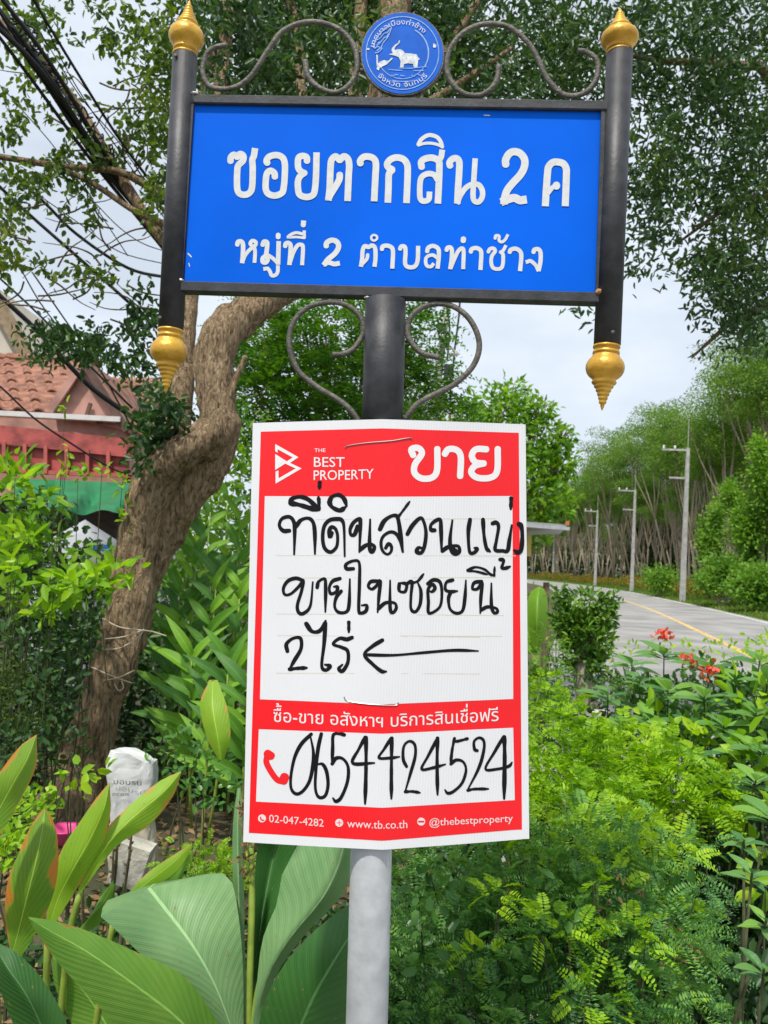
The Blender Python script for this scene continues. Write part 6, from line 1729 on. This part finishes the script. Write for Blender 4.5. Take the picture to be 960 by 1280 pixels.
# flowering broad-leaved shrub: rosettes, every leaf a piece
def oval_leaf_mesh(L, W, m, n=6):
    V, uv = [], []
    for i in range(n + 1):
        t = i / n; w = W * (math.sin(math.pi * (t ** .8) * .98 + .02) ** .7) * (.35 + .65 * min(1, t * 2.2))
        for k in (-1, -.5, 0, .5, 1):
            V.append((k * w / 2, L * t, -.22 * L * t * t + abs(k) * w * .16)); uv.append((.5 + k * .5, 1 - t))
    F = [(i * 5 + k, i * 5 + k + 1, (i + 1) * 5 + k + 1, (i + 1) * 5 + k) for i in range(n) for k in range(4)]
    me = bpy.data.meshes.new('leaf'); me.from_pydata(V, [], F); me.materials.append(m)
    me.polygons.foreach_set('use_smooth', [True] * len(F))
    l = me.uv_layers.new(name='UVMap'); vi = np.empty(len(me.loops), dtype=np.int32); me.loops.foreach_get('vertex_index', vi)
    l.data.foreach_set('uv', np.asarray(uv, dtype=np.float32)[vi].ravel()); me.update()
    return me
OL = [oval_leaf_mesh(.17, .070, bigleafmat('milkweed_blade_a', (.10, .27, .05), (.22, .40, .10), (0, 0, 0), 0, .3, veins=6, rough=.3)),
      oval_leaf_mesh(.155, .070, bigleafmat('milkweed_blade_b', (.17, .38, .05), (.32, .54, .09), (0, 0, 0), 0, .35, veins=6, rough=.3)),
      oval_leaf_mesh(.15, .066, bigleafmat('milkweed_blade_c', (.05, .18, .04), (.12, .28, .07), (0, 0, 0), 0, .25, veins=6, rough=.3))]
def rosette_shrub(name, lab, cat, pts, sc=1.0, flowers=(), n=8):
    c0 = at(*pts[0][:3]); g = empty(name, (c0.x, c0.y + .1, 0), lab, cat)
    for (x, y, Yc) in pts:
        c = at(x, y, Yc); base = Vector((c.x + random.uniform(-.1, .1), c.y + random.uniform(.0, .25), 0)); ax = (c - base).normalized()
        tube([base, base.lerp(c, .6) + Vector((random.uniform(-.03, .03), 0, 0)), c], [.005, .0045, .003], 6).build('stem', M_STEM, g, smooth=True)
        for k in range(n):
            a = k * 2.4 + random.uniform(-.3, .3); el = .05 + .55 * (k / n) + random.uniform(-.1, .15)
            d = Vector((math.cos(a) * math.cos(el), math.sin(a) * math.cos(el), math.sin(el)))
            put_leaf(random.choice(OL), c - ax * (.03 * (1 - k / n)), d, (0, -.2, 1), g, sc * random.uniform(.7, 1.1))
    for (x, y, Yc) in flowers:
        c = np.array(tuple(at(x, y, Yc))); m_ = 34
        P = c + rng.normal(size=(m_, 3)) * .020 * np.array([1.2, 1, .6]); D = norm(rng.normal(size=(m_, 3)) + np.array([0, -.3, .6]))
        V, F = leaf_arrays(P, D, rand_dirs(m_), .030, .020, OVAL); np_mesh('flower_cluster', V, F, G_RED, g)
    return g
rosette_shrub('flowering_shrub', 'glossy shrub with coral red flowers standing in front of the road', 'shrub',
    [(885, 835, 3.9), (830, 818, 4.2), (860, 905, 3.5), (920, 850, 3.7), (950, 825, 3.8), (800, 850, 4.2), (835, 862, 3.9), (905, 905, 3.4), (945, 890, 3.4), (815, 900, 3.7), (780, 905, 3.9), (925, 940, 3.2), (865, 945, 3.2), (790, 830, 4.5), (880, 870, 3.6), (955, 940, 3.1), (960, 850, 3.5), (760, 870, 4.3)], 1.0,
    flowers=((830, 793, 4.15), (863, 827, 3.95), (886, 838, 3.8)))
rosette_shrub('broad_leaved_shrub', 'yellowing broad leaved shrub at the right edge above the dark gap', 'shrub', [(900, 985, 2.9), (945, 975, 2.8), (965, 1020, 2.6), (925, 1010, 2.8)], .8)
rosette_shrub('round_leaved_sapling', 'sapling with round glossy leaves against the dark gap at the right edge', 'sapling', [(940, 1090, 2.0), (958, 1150, 1.9), (930, 1050, 2.2), (955, 1210, 1.85)], .42, n=8)
scrub('lime_leaved_shrub', 'bright lime broad leaved shrub between the coral flowers and the picture edge', 'shrub', [(940, 870, 3.5, 40, 26), (900, 930, 3.3, 50, 26), (955, 950, 3.1, 30, 40), (850, 925, 3.4, 40, 24), (930, 1010, 2.9, 50, 24), (960, 1090, 2.6, 24, 30), (800, 890, 3.9, 40, 14)], .080, .040, G_LIME, 26, stem_n=1)
scrub('broad_leaved_undergrowth', 'mid green oval leaved growth under the coral flowers', 'shrub', [(850, 880, 4.2, 60, 30), (920, 880, 3.9, 60, 40), (800, 870, 4.6, 40, 24), (880, 930, 3.7, 70, 30), (950, 900, 3.6, 40, 50), (820, 910, 4.0, 50, 26)], .075, .036, G_BROAD, 55, stem_n=1)
rk = empty('pale_stone', (at(745, 900, 5.0).x, 5.0, 0), 'pale stone block at the foot of the sprouting stump', 'stone')
box(at(748, 896, 5.0), (.12, .1, .07), M=Matrix.Rotation(.2, 3, 'Z')).build('stone_body', mat('pale_stone', (.6, .58, .5), rough=.9, var=.2, bump=.4), rk)
# soft weeds along the near road edge
scrub('roadside_weeds', 'soft low weeds hiding the near edge of the road', 'plant', [(800, 815, 6.5, 60, 14), (900, 815, 5.5, 80, 16), (715, 790, 7.5, 40, 26), (690, 770, 8.5, 30, 20), (650, 780, 8, 60, 40), (960, 810, 5, 40, 20)], .05, .022, G_LIME, 90)
